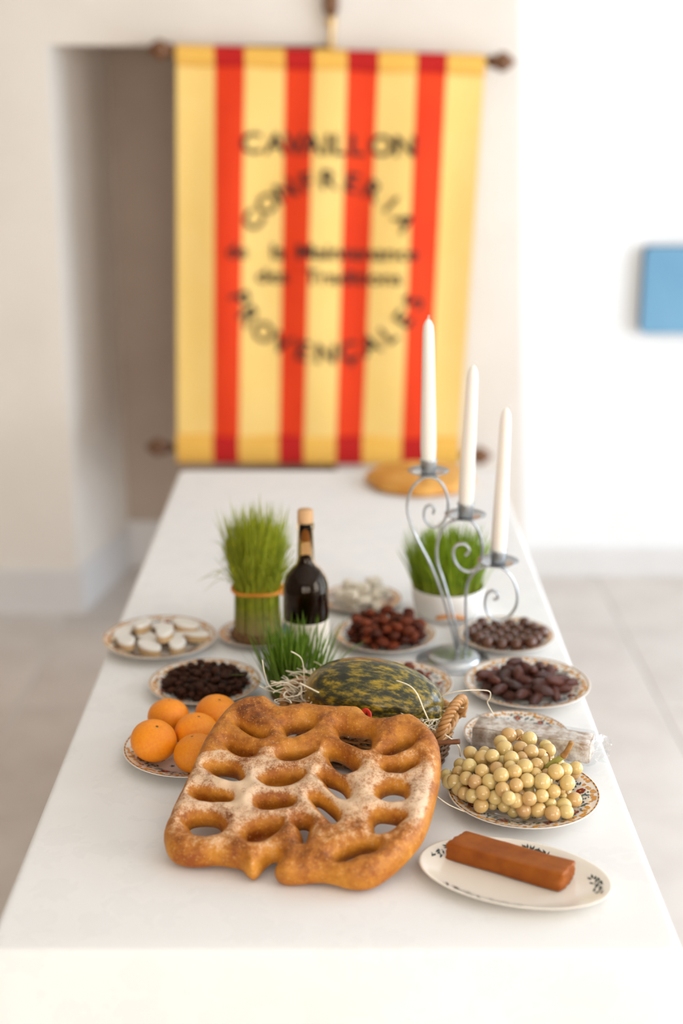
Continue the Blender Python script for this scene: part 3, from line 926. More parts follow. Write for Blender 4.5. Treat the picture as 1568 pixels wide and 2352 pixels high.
# ================================================================ oval dish and quince paste
OC, OA, OB, OPH = P(1180, 2000, TZ + 0.016), 0.1195, 0.0755, -0.36
ov_top = [(1.0, 0.0150), (0.975, 0.0146), (0.90, 0.0116), (0.82, 0.0086), (0.74, 0.0062), (0.66, 0.0048), (0.0, 0.0044)]
ov_bot = [(0.0, 0.001), (0.56, 0.001), (0.60, 0.0), (0.64, 0.0), (0.68, 0.0018), (0.80, 0.0050), (0.93, 0.0100), (0.995, 0.0134), (1.004, 0.0144)]
V, F = lathe(ov_bot + ov_top, 80, sx=OA, sy=OB)
dish = mk('oval_dish', V, F, 'ivory_china')
dish.location = (OC.x, OC.y, TZ + 0.0006); dish.rotation_euler = (0, 0, OPH)
tag(dish, 'ivory oval china dish with dark printed sprigs, holding quince paste', 'dish')
def oz(u):
    q = sorted(ov_top); return float(np.interp(u, [a for a, _ in q], [b for _, b in q]))
def dish_print():
    groups = []
    V, F = [], []
    def add(pts):
        k = len(V)
        for x, y in pts:
            u = min(0.99, math.hypot(x / OA, y / OB)); V.append((x, y, oz(u) + 0.0006))
        F.append(tuple(range(k, k + len(pts))))
    def leaf(x, y, L, ph, w=0.2):
        add([(x + a * math.cos(ph) - b * math.sin(ph), y + a * math.sin(ph) + b * math.cos(ph)) for a, b in ((0, 0), (L * .35, L * w), (L, 0), (L * .35, -L * w))])
    def line(x0, y0, x1, y1, w):
        d = Vector((x1 - x0, y1 - y0)).normalized(); nx, ny = -d.y * w, d.x * w
        n = 6
        for k in range(n):
            a, b = k / n, (k + 1) / n
            xa, ya, xb, yb = x0 + (x1 - x0) * a, y0 + (y1 - y0) * a, x0 + (x1 - x0) * b, y0 + (y1 - y0) * b
            add([(xa - nx, ya - ny), (xb - nx, yb - ny), (xb + nx, yb + ny), (xa + nx, ya + ny)])
    g = random.Random(9)
    # rows of sprigs along the near rim and at the ends
    for a0, a1, n in ((-2.35, -1.35, 30), (-0.12, 0.42, 20), (2.6, 3.0, 12)):
        for k in range(n):
            a = a0 + (a1 - a0) * k / (n - 1); u = 0.86 + 0.04 * math.sin(k * 1.3)
            leaf(OA * u * math.cos(a), OB * u * math.sin(a), g.uniform(.005, .009), a + PI / 2 + g.uniform(-.9, .9))
            if k % 2: leaf(OA * u * math.cos(a), OB * u * math.sin(a), g.uniform(.003, .006), a + g.uniform(-.6, .6))
        groups.append(('printed_sprig', list(V), list(F))); V.clear(); F.clear()
    # the small pediment with leaves on the far rim
    q0, q1 = P(1192, 1940, TZ + 0.012) - OC, P(1268, 1962, TZ + 0.012) - OC
    ca, sa = math.cos(-OPH), math.sin(-OPH)
    x0, x1, yb = q0.x * ca - q0.y * sa, q1.x * ca - q1.y * sa, q0.x * sa + q0.y * ca
    yb = min(yb, 0.062)
    print('pediment', x0, x1, yb)
    for yy, w in ((yb, .0007), (yb + .0035, .0005)):
        line(x0, yy - .001, x1, yy - .0055, w)
    for k in range(8):
        t = (k + .5) / 8; add([(x0 + (x1 - x0) * t - .0024, yb - .001 - .0045 * t - .0055), (x0 + (x1 - x0) * t + .0024, yb - .001 - .0045 * t - .0060), (x0 + (x1 - x0) * t + .0024, yb - .001 - .0045 * t - .0015), (x0 + (x1 - x0) * t - .0024, yb - .001 - .0045 * t - .0010)])
    for k in range(16):
        t = k / 15; leaf(x0 + .008 + (x1 - x0 - .014) * t, yb + .003 - .0045 * t, g.uniform(.005, .0085), PI / 2 + g.uniform(-1.1, 1.1))
    groups.append(('printed_pediment', list(V), list(F)))
    return groups
for nm, V, F in dish_print():
    o = mk(nm, V, F, 'print_dark', smooth=False); o.parent = dish

zb = TZ + 0.0006 + 0.0052
fl0, fr0 = P(1028, 1977, zb), P(1289, 2053, zb)
ax = (fr0 - fl0); LQ = ax.length; ax.normalize()
ay = Vector((-ax.y, ax.x, 0))
DQ, HQ = 0.044, 0.0240
def paste():
    nx, ny, nz = 40, 12, 8
    bm = bmesh.new()
    bmesh.ops.create_cube(bm, size=1)
    bmesh.ops.scale(bm, vec=(LQ, DQ, HQ), verts=bm.verts)
    bmesh.ops.bevel(bm, geom=bm.edges[:], offset=0.0034, segments=2, affect='EDGES', profile=0.6)
    bmesh.ops.subdivide_edges(bm, edges=bm.edges[:], cuts=9, use_grid_fill=True)
    g = random.Random(2)
    from mathutils import noise as mn
    for v in bm.verts:
        c = v.co
        k = mn.noise(Vector((c.x * 60, c.y * 60, c.z * 60))) * 0.0011 + mn.noise(Vector((c.x * 22, c.y * 30, c.z * 30 + 5))) * 0.0019
        if abs(c.x) > LQ / 2 - 0.004: k += mn.noise(c * 160) * 0.0022
        t = (c.x / LQ + 0.5)
        # sides lean in a little towards the top, the top dips along the middle
        v.co.y *= 1 - 0.10 * (c.z / HQ + 0.5)
        if c.z > 0: v.co.z -= 0.0012 * math.sin(PI * t)
        v.co += v.co.normalized() * k if c.length > 0 else Vector()
        if c.z < -HQ / 2 + 0.002: v.co.z = max(v.co.z, -HQ / 2)
        v.co.x += 0.010 * (c.y / DQ) * (1 if c.x < 0 else 0.15) * abs(c.x) / (LQ / 2)
    V = [v.co[:] for v in bm.verts]; bm.verts.index_update()
    F = [tuple(v.index for v in f.verts) for f in bm.faces]; bm.free()
    return V, F
V, F = paste()
o = mk('quince_paste', V, F, 'paste')
ctr = fl0 + ax * LQ / 2 + ay * DQ / 2
o.location = (ctr.x, ctr.y, zb + HQ / 2 + 0.0006); o.rotation_euler = (0, 0, math.atan2(ax.y, ax.x))
tag(o, 'amber brown block of quince paste on the ivory oval dish', 'fruit paste')

# ================================================================ fougasse
CSX = 720.0 / 1568.0
def cr(pts): return [(340 + x * CSX, 1580 + y * CSX) for x, y in pts]
outline = cr([(84, 800), (80, 770), (90, 730), (108, 690), (122, 650), (150, 590), (190, 510), (230, 420), (270, 330), (312, 258), (360, 190), (420, 130), (490, 98), (560, 88), (605, 92), (640, 118), (680, 137), (730, 128), (790, 118), (850, 128), (940, 137), (1035, 138), (1075, 152), (1100, 180), (1135, 197), (1200, 196), (1270, 180), (1320, 177), (1370, 208), (1412, 246), (1445, 290), (1460, 340), (1465, 420), (1457, 500), (1440, 580), (1420, 660), (1392, 740), (1360, 800), (1310, 860), (1250, 920), (1190, 968), (1130, 1003), (1060, 1016), (990, 1008), (930, 990), (870, 980), (800, 984), (730, 990), (680, 988), (645, 972), (634, 945), (648, 918), (655, 892), (630, 878), (592, 902), (562, 938), (530, 962), (498, 952), (460, 915), (400, 900), (330, 893), (260, 900), (190, 898), (130, 880), (97, 845)])
holes = [
    [(445, 190), (480, 205), (540, 240), (585, 262), (550, 262), (490, 228)],
    [(690, 205), (750, 190), (815, 192), (815, 215), (750, 250), (700, 250)],
    [(962, 205), (1030, 215), (1105, 228), (1105, 300), (1075, 312), (995, 280), (962, 245)],
    [(1170, 335), (1230, 300), (1290, 275), (1325, 275), (1315, 300), (1260, 330), (1200, 345)],
    [(395, 290), (440, 300), (520, 332), (525, 352), (470, 352), (410, 322)],
    [(660, 350), (710, 335), (820, 328), (810, 345), (745, 378), (675, 372)],
    [(905, 335), (955, 342), (1030, 398), (1030, 425), (975, 432), (930, 395)],
    [(1185, 400), (1290, 390), (1335, 388), (1310, 410), (1260, 436), (1200, 428)],
    [(300, 405), (380, 402), (440, 418), (468, 455), (460, 478), (415, 480), (350, 456), (315, 428)],
    [(575, 470), (640, 452), (740, 444), (768, 450), (755, 472), (690, 500), (625, 506), (590, 492)],
    [(865, 455), (920, 465), (970, 492), (1000, 540), (995, 565), (960, 560), (915, 525)],
    [(1150, 548), (1170, 510), (1220, 494), (1275, 508), (1288, 545), (1275, 572), (1220, 580), (1170, 572)],
    [(222, 535), (265, 533), (390, 552), (412, 570), (390, 580), (290, 580), (240, 562)],
    [(550, 580), (605, 572), (705, 575), (722, 586), (700, 608), (625, 622), (560, 615)],
    [(815, 565), (850, 558), (905, 598), (948, 645), (943, 682), (920, 688), (865, 630)],
    [(1128, 660), (1165, 638), (1270, 660), (1255, 685), (1195, 728), (1145, 738), (1125, 700)],
    [(196, 678), (235, 658), (325, 660), (366, 695), (370, 725), (325, 750), (240, 742), (205, 708)],
    [(490, 735), (545, 702), (635, 692), (662, 698), (645, 728), (585, 768), (525, 780), (495, 768)],
    [(735, 685), (765, 670), (800, 680), (805, 710), (783, 785), (768, 780), (762, 730)],
    [(940, 858), (990, 822), (1095, 790), (1145, 805), (1130, 828), (1055, 848), (990, 876), (945, 876)],
]
# plane of the loaf: its near edge on the cloth, its far edge resting on the basket rim
KY, KX, Y0b, Z0b = 0.32, 0.08, 1.520, TZ + 0.0135
def on_bread(x, y, lift=0.0):
    d = ray(x, y); o = Vector((0, 0, CAMZ))
    # z = Z0b + KY (Y-Y0b) + KX (X-0.02)
    t = (Z0b + lift - KY * Y0b - KX * 0.02 - CAMZ) / (d.z - KY * d.y - KX * d.x)
    return o + d * t
nb = Vector((-KX, -KY, 1)).normalized()
ub = Vector((1, 0, KX)).normalized(); vb = nb.cross(ub)
ob = on_bread(700, 1840)
def to_uv(pts, per, lift=0.0):
    q = [(on_bread(x, y, lift) - ob) for x, y in pts]
    q = [Vector((p.dot(ub), p.dot(vb), 0)) for p in q]
    return np.array([[p.x, p.y] for p in catmull(q, per, True)])
polys = [to_uv(outline, 5)] + [to_uv(cr(h), 6, 0.015) for h in holes]
seg_of = lambda ps: np.concatenate([np.concatenate([p, np.roll(p, -1, 0)], 1) for p in ps])
# slits A..T: how far each closes up below the crust; the blind ones do not go through
SHRINK = [.001, .0005, -.001, .0005, .001, .001, -.0005, .0005, .002, .001, .002, .0015, .001, .001, .0018, .0012, .0010, .001, .0015, .0012]
BLIND = {0, 4, 9, 12, 13, 17}
def sdf(pts):                                    # the slits close up a little below the crust
    d_open = sdf1(pts, seg_of(polys[:1])); d_all = d_open.copy()
    for i, p in enumerate(polys[1:]):
        k = SHRINK[i] - sdf1(pts, seg_of([p]))
        d_all = np.minimum(d_all, k)
        if i not in BLIND: d_open = np.minimum(d_open, k)
    return d_open, d_all
def sdf1(pts, segs):
    out = np.full(len(pts), 1e9); ins = np.zeros(len(pts), bool)
    for x0, y0, x1, y1 in segs:
        dx, dy = x1 - x0, y1 - y0
        L = dx * dx + dy * dy + 1e-18
        t = np.clip(((pts[:, 0] - x0) * dx + (pts[:, 1] - y0) * dy) / L, 0, 1)
        out = np.minimum(out, (pts[:, 0] - x0 - t * dx) ** 2 + (pts[:, 1] - y0 - t * dy) ** 2)
        c = (y0 > pts[:, 1]) != (y1 > pts[:, 1])
        if dy != 0:
            ins ^= c & (pts[:, 0] < (pts[:, 1] - y0) * dx / dy + x0)
    return np.sqrt(out) * np.where(ins, 1, -1)
def fougasse():
    st = 0.0017
    lo, hi = polys[0].min(0) - 2 * st, polys[0].max(0) + 2 * st
    nx, ny = int((hi[0] - lo[0]) / st) + 1, int((hi[1] - lo[1]) / st) + 1
    gx, gy = np.meshgrid(lo[0] + np.arange(nx) * st, lo[1] + np.arange(ny) * st, indexing='ij')
    pts = np.stack([gx.ravel(), gy.ravel()], 1)
    D, DA = sdf(pts); G = D.reshape(nx, ny); GA = DA.reshape(nx, ny)
    grx, gry = np.gradient(G, st)
    gl = np.sqrt(grx ** 2 + gry ** 2) + 1e-9
    ins = G > 0
    cell = ins[:-1, :-1] | ins[1:, :-1] | ins[:-1, 1:] | ins[1:, 1:]
    used = np.zeros((nx, ny), bool)
    for a in (0, 1):
        for b in (0, 1):
            used[a:nx - 1 + a, b:ny - 1 + b] |= cell
    PX, PYv = gx.copy(), gy.copy()
    out = used & ~ins
    PX[out] -= (G * grx / gl)[out]; PYv[out] -= (G * gry / gl)[out]
    d = np.clip(G, 0, None); da = np.clip(GA, 0, None)
    well = np.where(GA < 0, -0.0085 * np.sqrt(np.clip(-GA / 0.0035, 0, 1)), 0.0)
    well[~ins] = 0.0
    from mathutils import noise as mn
    # lumpy top
    lump = np.zeros((nx, ny))
    ii, jj = np.nonzero(used)
    lump[ii, jj] = [mn.noise(Vector((PX[i, j] * 28, PYv[i, j] * 28, 0.3))) * 0.6 + 0.4 * mn.noise(Vector((PX[i, j] * 70, PYv[i, j] * 70, 2.3))) for i, j in zip(ii, jj)]
    R1, T1, R2, T2 = 0.019, 0.0245, 0.012, 0.0125
    q = np.clip(da / R1, 0, 1); top = T1 * np.sqrt(np.clip(1 - (1 - q) ** 2.0, 0, 1)) * (1 + 0.13 * lump) + 0.0018 * lump * np.clip(da / 0.01, 0, 1) + well
    q2 = np.clip(d / R2, 0, 1); bot = T2 * np.sqrt(np.clip(1 - (1 - q2) ** 2, 0, 1))
    idt = -np.ones((nx, ny), int); idb = -np.ones((nx, ny), int)
    V, crown, flour = [], [], []
    def flourmap(u, v):
        # where flour was dusted: a broad band across the lower left and a patch on the far right edge
        a = math.exp(-(((u + 0.09) / 0.12) ** 2 + ((v - 0.005) / 0.085) ** 2))
        b = math.exp(-(((u - 0.09) / 0.09) ** 2 + ((v + 0.02) / 0.075) ** 2)) * 0.85
        c = math.exp(-(((u - 0.165) / 0.03) ** 2 + ((v + 0.045) / 0.06) ** 2)) * 0.9
        return min(1.0, a + b * 0.8 + c) - 0.35 * (v > 0.075)
    for i, j in zip(ii, jj):
        p = ob + ub * PX[i, j] + vb * PYv[i, j]
        idt[i, j] = len(V); V.append(p + nb * top[i, j]); crown.append(min(1, max(0, (da[i, j] - 0.0035) / 0.006))); flour.append(flourmap(PX[i, j], PYv[i, j]))
        if ins[i, j]:
            idb[i, j] = len(V); V.append(p - nb * bot[i, j]); crown.append(0.0); flour.append(0.0)
        else: idb[i, j] = idt[i, j]
    F = []
    for i, j in zip(*np.nonzero(cell)):
        a, b, c, e = idt[i, j], idt[i + 1, j], idt[i + 1, j + 1], idt[i, j + 1]
        F.append((a, b, c, e))
        a, b, c, e = idb[i, j], idb[i, j + 1], idb[i + 1, j + 1], idb[i + 1, j]
        if len({a, b, c, e} & set((idt[i, j], idt[i + 1, j], idt[i + 1, j + 1], idt[i, j + 1]))) < 4: F.append((a, b, c, e))
    return V, F, crown, flour
V, F, crown, flour = fougasse()
zmin = min(v.z for v in V)
bread = mk('fougasse', V, F, 'bread', loc=ob)
for nm, arr in (('crown', crown), ('flour', flour)):
    a = bread.data.attributes.new(nm, 'FLOAT', 'POINT'); a.data.foreach_set('value', arr)
bread.location.z += max(0.0, TZ + 0.0008 - zmin)
tag(bread, 'large flat golden-brown loaf full of slits, dusted with flour', 'bread')
print('bread zmin', zmin, 'verts', len(V))

# ================================================================ basket, straw, melon
BC = Vector((0.045, 1.885, TZ)); BR = math.radians(-25)
bask = empty('wicker_basket', (BC.x, BC.y, TZ + 0.0008), 'oval honey-brown wicker basket with braided rim and two loop handles', 'basket')
bask.rotation_euler = (0, 0, BR)
bask['_w'] = (0, 0, 0)
BA, BB, BH = 0.118, 0.080, 0.064
def bo(a, z, off=0.0):                           # point on the basket wall (local)
    fl = 0.90 + 0.10 * z / BH
    e = 0.8
    c, s = math.cos(a), math.sin(a)
    x = math.copysign(abs(c) ** e, c) * BA; y = math.copysign(abs(s) ** e, s) * BB
    n = Vector((x / BA ** 2, y / BB ** 2, 0)).normalized()
    return Vector((x * fl, y * fl, z)) + n * off
NS = 44
for k in range(NS):
    a = 2 * PI * (k + .5) / NS
    mk('stake', *tube([bo(a, z) for z in (0.003, 0.02, 0.04, BH)], 0.0019, 5), 'wicker', bask)
rows = 13
for r_ in range(rows):
    z = 0.006 + (BH - 0.014) * r_ / (rows - 1)
    pts = [bo(2 * PI * k / (NS * 4), z, 0.0032 * math.cos(2 * PI * k / 8 + PI * r_)) for k in range(NS * 4)]
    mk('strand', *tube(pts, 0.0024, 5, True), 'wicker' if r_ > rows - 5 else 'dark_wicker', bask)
mk('basket_base', *lathe([(0, 0), (0.96, 0), (0.98, 0.003), (0.95, 0.006), (0, 0.006)], 40, sx=BA * 0.86, sy=BB * 0.86), 'dark_wicker', bask)
for k in range(3):                               # braided rim
    pts = []
    N = 168
    for i in range(N):
        a = 2 * PI * i / N; ph = 2 * PI * i * 22 / N + 2 * PI * k / 3
        pts.append(bo(a, BH + 0.005 * math.sin(ph), 0.0052 * math.cos(ph)))
    mk('rim_strand', *tube(pts, 0.0034, 6, True), 'wicker', bask)
for s in (1, -1):                                # loop handles at the two ends
    path = []
    for i in range(29):
        t = i / 28; a = PI * t
        y = 0.044 * math.cos(a); h = (0.043 if s > 0 else 0.020) * math.sin(a) ** 0.8 if 0 < t < 1 else 0
        path.append(Vector((s * (BA + 0.002 + 0.010 * math.sin(a)), y, BH - 0.004 + h)))
    cum = 0
    for k in range(3):
        pts = []
        for i, p in enumerate(path):
            tdir = (path[min(i + 1, 28)] - path[max(i - 1, 0)]).normalized()
            nx = Vector((1, 0, 0)); ny = tdir.cross(nx).normalized()
            ph = 2 * PI * i * 6 / 28 + 2 * PI * k / 3
            pts.append(p + nx * 0.0048 * math.cos(ph) + ny * 0.0048 * math.sin(ph))
        mk('handle_strand', *tube(catmull(pts, 2), 0.0032, 6), 'wicker', bask)

# melon
MC, MR = Vector((0.047, 1.887, TZ + 0.081)), math.radians(-17)
def melon():
    prof = []
    L, r = 0.1035, 0.0615
    m = 40
    for k in range(m + 1):
        t = PI * k / m
        x = -L * math.cos(t)
        rr_ = r * (math.sin(t) ** 0.92) * (1.0 + 0.04 * math.cos(t))
        prof.append((0 if k in (0, m) else rr_, x))
    V, F = lathe(prof, 48)
    out = []
    for x, y, z in V:
        a = math.atan2(y, x)
        k = 1 + 0.010 * math.cos(10 * a) * (1 - (z / L) ** 2)
        out.append((z, y * k, x * k * 0.98))
    return out, [f[::-1] for f in F]
mo = mk('melon', *melon(), 'melon')
mo.location = MC; mo.rotation_euler = (0, math.radians(2), MR)
tag(mo, 'dark green and yellow mottled oval melon bedded in the straw basket', 'melon')
st_o = mk('stem_scar', *lathe([(0, 0), (0.009, 0), (0.008, 0.004), (0.005, 0.010), (0.006, 0.014), (0, 0.015)], 10), 'stick')
st_o.parent = mo; st_o.location = (-0.102, 0, 0); st_o.rotation_euler = (0, -PI / 2, 0)

# straw bedding: shredded curls packed round the melon
def straw_bed():
    parts = []
    g = random.Random(31)
    cb, sb = math.cos(BR), math.sin(BR)
    def w(p): return Vector((BC.x + p.x * cb - p.y * sb, BC.y + p.x * sb + p.y * cb, TZ + p.z))
    def strand(p, L, turn, lift, rad):
        q = [p.copy()]; a = g.random() * 2 * PI; z = g.uniform(-.3, .5)
        for _ in range(8):
            a += g.uniform(-turn, turn); z = max(-.6, min(.8, z + g.uniform(-.4, .4)))
            n = q[-1] + Vector((math.cos(a), math.sin(a), z * lift)) * L / 8
            e = math.hypot(n.x / (BA * .93), n.y / (BB * .93))
            if e > 1 and n.z < BH + 0.012: n.x /= e; n.y /= e
            n.z = max(0.012, min(n.z, BH + 0.030))
            q.append(n)
        parts.append(tube([w(x) for x in catmull(q, 3)], rad, 4, flat=0.5))
    for _ in range(230):
        a = g.random() * 2 * PI; e = g.uniform(.72, .93)
        strand(Vector((BA * e * math.cos(a), BB * e * math.sin(a), g.uniform(.03, BH + .004))), g.uniform(.04, .09), 1.0, .7, g.uniform(.0007, .0012))
    for _ in range(130):                         # below the melon
        strand(Vector((g.uniform(-.6, .6) * BA, g.uniform(-.6, .6) * BB, g.uniform(.012, .022))), .07, 1.0, .2, .001)
    for _ in range(150):                          # tuft at the stem end
        strand(Vector((-BA * g.uniform(.80, .94), BB * g.uniform(-.45, .45), BH + g.uniform(-.002, .030))), g.uniform(.03, .07), .7, .9, g.uniform(.0009, .0015))
    for _ in range(40):                          # curls at the blossom end and the front
        strand(Vector((BA * g.uniform(.62, .92), -BB * g.uniform(.15, .62), BH + g.uniform(-.004, .012))), g.uniform(.04, .07), 1.3, .7, g.uniform(.0007, .0011))
    return join(parts)
sb_o = mk('straw_bedding', *straw_bed(), 'straw', loc=(BC.x, BC.y, TZ + 0.01))
sb_o['kind'] = 'stuff'
tag(sb_o, 'pale shredded straw filling the wicker basket', 'straw')
def loose(pix, label, r=0.0013):
    """pix: (x, y, Y) pixel and distance from the camera wall-ward"""
    pts = [PY(x, y, Y) for x, y, Y in pix]
    o = mk('straw_strand', *tube(catmull(pts, 6), r, 5, flat=0.6), 'straw', loc=pts[0])
    tag(o, label, 'straw', 'loose straw strands')
loose([(602, 1516, 1.90), (609, 1552, 1.90), (622, 1580, 1.90), (660, 1600, 1.90), (700, 1640, 1.91)], 'bent straw strand sticking up before the green shoots')
loose([(594, 1575, 1.90), (625, 1588, 1.905), (680, 1590, 1.91), (704, 1602, 1.91)], 'straw strand reaching towards the raisin plate')
loose([(622, 1570, 1.905), (655, 1568, 1.905), (688, 1584, 1.91)], 'short thick straw strand beside the stem end of the melon', 0.0019)
loose([(623, 1624, 1.89), (640, 1609, 1.89), (665, 1613, 1.895), (700, 1640, 1.90)], 'arched straw strand over the basket handle by the shoots')
loose([(668, 1496, 1.93), (690, 1510, 1.93), (697, 1535, 1.93), (698, 1572, 1.92)], 'hooked straw strand rising in front of the green shoots')
loose([(688, 1569, 1.87), (732, 1591, 1.853)], 'straight straw strand lying across the stem end of the melon', 0.0017)
loose([(910, 1563, 1.832), (940, 1575, 1.822), (958, 1595, 1.812), (972, 1628, 1.803), (984, 1655, 1.80)], 'long straw strand curving down the melon rind')
loose([(1000, 1606, 1.86), (1050, 1588, 1.86), (1118, 1586, 1.87), (1125, 1602, 1.87), (1119, 1614, 1.87), (1133, 1641, 1.87)], 'kinked straw strand reaching over to the nougat bar')
loose([(990, 1672, 1.80), (1030, 1693, 1.79), (1053, 1714, 1.785), (1057, 1737, 1.785)], 'straw strand hanging over the basket rim by the grapes', 0.0016)
loose([(1003, 1829, 1.665), (1030, 1848, 1.660), (1066, 1864, 1.664)], 'thin straw strand lying on the rim of the grape plate', 0.0009)
loose([(775, 1662, 1.79), (790, 1675, 1.785), (800, 1693, 1.785)], 'straw strand seen through the top slit of the bread', 0.0014)

# red scrap and brown stick
def ribbon(pix, r, flat, name, m, label, cat):
    pts = [PY(x, y, Y) for x, y, Y in pix]
    return tag(mk(name, *tube(catmull(pts, 6), r, 6, flat=flat), m, loc=pts[0]), label, cat)
ribbon([(834, 1650, 1.805), (833, 1638, 1.808), (840, 1631, 1.808), (848, 1640, 1.806), (846, 1654, 1.803)], 0.0038, 0.35, 'red_ribbon', 'red_scrap', 'small loop of red ribbon tucked between melon and bread', 'ribbon')
ribbon([(985, 1708, 1.775), (1012, 1706, 1.772), (1056, 1703, 1.768)], 0.0042, 0.8, 'cinnamon_stick', 'stick', 'short brown cinnamon stick poking out of the basket rim', 'stick')

# ================================================================ sprouted wheat
def blades(n, base_r, tie_r, tie_h, top_r, h0, h1, seed, width=0.0016, droop=0.3, wild=0.05):
    """grass blades: (base circle) -> (tied waist) -> (spread top)"""
    g = random.Random(seed); V, F = [], []
    for _ in range(n):
        a, q = g.random() * 2 * PI, math.sqrt(g.random())
        d = Vector((math.cos(a), math.sin(a), 0))
        h = g.uniform(h0, h1); isw = g.random() < wild
        tr = top_r * (q + g.uniform(-.25, .35)) * (1.9 if isw else 1)
        pts = [d * base_r * q]
        if tie_h: pts += [d * tie_r * q + Vector((0, 0, tie_h))]
        sw = Vector((g.uniform(-1, 1), g.uniform(-1, 1), 0)) * 0.010
        m = (pts[-1] * 0.45 + d * tr * 0.55) ; m.z = (tie_h or 0) + (h - (tie_h or 0)) * 0.55
        pts += [m + sw * .3, d * tr + sw + Vector((0, 0, h * (1 - (0.25 if isw else 0) - droop * .2 * g.random())))]
        c = catmull(pts, 3)
        sd = Vector((-d.y, d.x, 0)); sd = (sd + Vector((g.uniform(-1, 1), g.uniform(-1, 1), 0)) * .8).normalized()
        k = len(V); N = len(c)
        for i, p in enumerate(c):
            w = width * (1 - (i / (N - 1)) ** 3) * g.uniform(.8, 1.1) + 0.00008
            V += [p - sd * w, p + sd * w]
        for i in range(N - 1): F.append((k + 2 * i, k + 2 * i + 1, k + 2 * i + 3, k + 2 * i + 2))
    return V, F
M['sheaf_grass'] = grass_mat('sheaf_grass', 0.020, 0.065, (0.50, 0.38, 0.16), (0.26, 0.32, 0.016))
M['bowl_grass'] = grass_mat('bowl_grass', 0.0, 0.03, (0.36, 0.38, 0.04), (0.19, 0.30, 0.010))
M['shoot_grass'] = grass_mat('shoot_grass', 0.0, 0.02, (0.20, 0.26, 0.04), (0.10, 0.19, 0.012))
def grass_part(parent, name, V, F, m):
    o = mk(name, V, F, m); o.parent = parent; o['kind'] = 'stuff'; return o
def strip_w(o):
    if '_w' in o: del o['_w']
wx, wy, _ = PL['wheat']
ws = empty('wheat_sheaf', (wx, wy, ZW['wheat'] + 0.0008), 'sheaf of sprouted green wheat tied with an orange band', 'sprouted wheat')
ws['_w'] = (0, 0, 0)
grass_part(ws, 'blades', *blades(1400, 0.042, 0.039, 0.085, 0.053, 0.13, 0.250, 1, 0.0019, 0.6, 0.05), 'sheaf_grass')
grass_part(ws, 'roots', *lathe([(0, 0), (0.047, 0), (0.049, 0.006), (0.043, 0.016), (0, 0.018)], 30), 'soil')
mk('orange_band', *tube([(0.0425 * math.cos(2 * PI * i / 40), 0.0425 * math.sin(2 * PI * i / 40), 0.0905 + 0.0015 * math.sin(3 * 2 * PI * i / 40)) for i in range(40)], 0.0038, 8, True, 0.8), 'raffia', ws)
mk('band_knot', *join([tube(catmull([(0.036, -0.017, 0.090), (0.043, -0.021, 0.088), (0.050, -0.020, 0.083)], 4), 0.0028, 6), tube(catmull([(0.036, -0.017, 0.090), (0.046, -0.016, 0.096), (0.052, -0.012, 0.094)], 4), 0.0024, 6)]), 'raffia', ws)

bx_, by_ = 0.194, 2.437
wb = empty('wheat_bowl', (bx_, by_, TZ + 0.0006), 'round white bowl of sprouted green wheat behind the candle holder', 'sprouted wheat')
wb['_w'] = (0, 0, 0)
mk('bowl', *lathe([(0, 0.003), (0.048, 0.003), (0.050, 0), (0.054, 0), (0.060, 0.012), (0.0650, 0.035), (0.067, 0.056), (0.0658, 0.0572), (0.064, 0.056), (0.0625, 0.04), (0.057, 0.014), (0.0, 0.008)], 48), 'bowl', wb)
grass_part(wb, 'root_mat', *lathe([(0, 0.035), (0.0595, 0.037), (0.0615, 0.046), (0.05, 0.052), (0, 0.054)], 32), 'soil')
go = grass_part(wb, 'blades', *blades(1100, 0.060, 0, 0, 0.069, 0.075, 0.118, 2, 0.0018, 0.3, 0.02), 'bowl_grass'); go.location.z = 0.046
mk('orange_ribbon', *tube([(0.0655 * math.cos(a), 0.0655 * math.sin(a), 0.017 + 0.003 * math.sin(7 * a)) for a in [-PI * 0.62 + PI * 0.26 * i / 16 for i in range(17)]], 0.0038, 6, False, 0.8), 'raffia', wb)

gx_, gy_ = -0.074, 2.060
wg = empty('wheat_saucer', (gx_, gy_, TZ + 0.0006), 'small saucer of young green wheat shoots behind the basket', 'sprouted wheat')
wg['_w'] = (0, 0, 0)
mk('saucer', *lathe([(0, 0.002), (0.030, 0.002), (0.032, 0), (0.036, 0.002), (0.046, 0.013), (0.045, 0.014), (0.034, 0.006), (0, 0.005)], 36), 'bowl', wg)
grass_part(wg, 'root_mat', *lathe([(0, 0.005), (0.033, 0.006), (0.038, 0.012), (0.03, 0.017), (0, 0.018)], 28), 'soil')
go = grass_part(wg, 'blades', *blades(360, 0.036, 0, 0, 0.064, 0.075, 0.128, 4, 0.0017, 0.3, 0.03), 'shoot_grass'); go.location.z = 0.012

# ================================================================ bottle
btx, bty = -0.0585, 2.195
bot = empty('wine_bottle', (btx, bty, TZ + 0.0006), 'dark wine bottle with cream label and cork beside the wheat sheaf', 'bottle')
bot['_w'] = (0, 0, 0)
outer = [(0, 0.004), (0.030, 0.0), (0.0355, 0.002), (0.0375, 0.007), (0.0378, 0.135), (0.0368, 0.148), (0.0325, 0.162), (0.0245, 0.173), (0.0165, 0.181), (0.0140, 0.190), (0.0132, 0.215), (0.0128, 0.240), (0.0142, 0.242), (0.0145, 0.250), (0.0130, 0.252)]
inner = [(0.0098, 0.252), (0.0098, 0.20), (0.0108, 0.188), (0.0150, 0.1795), (0.0232, 0.1715), (0.0312, 0.1607), (0.0355, 0.147), (0.0366, 0.135), (0.0363, 0.010), (0.030, 0.006), (0, 0.009)]
mk('glass_shell', *lathe(outer + inner, 40), 'glass', bot)
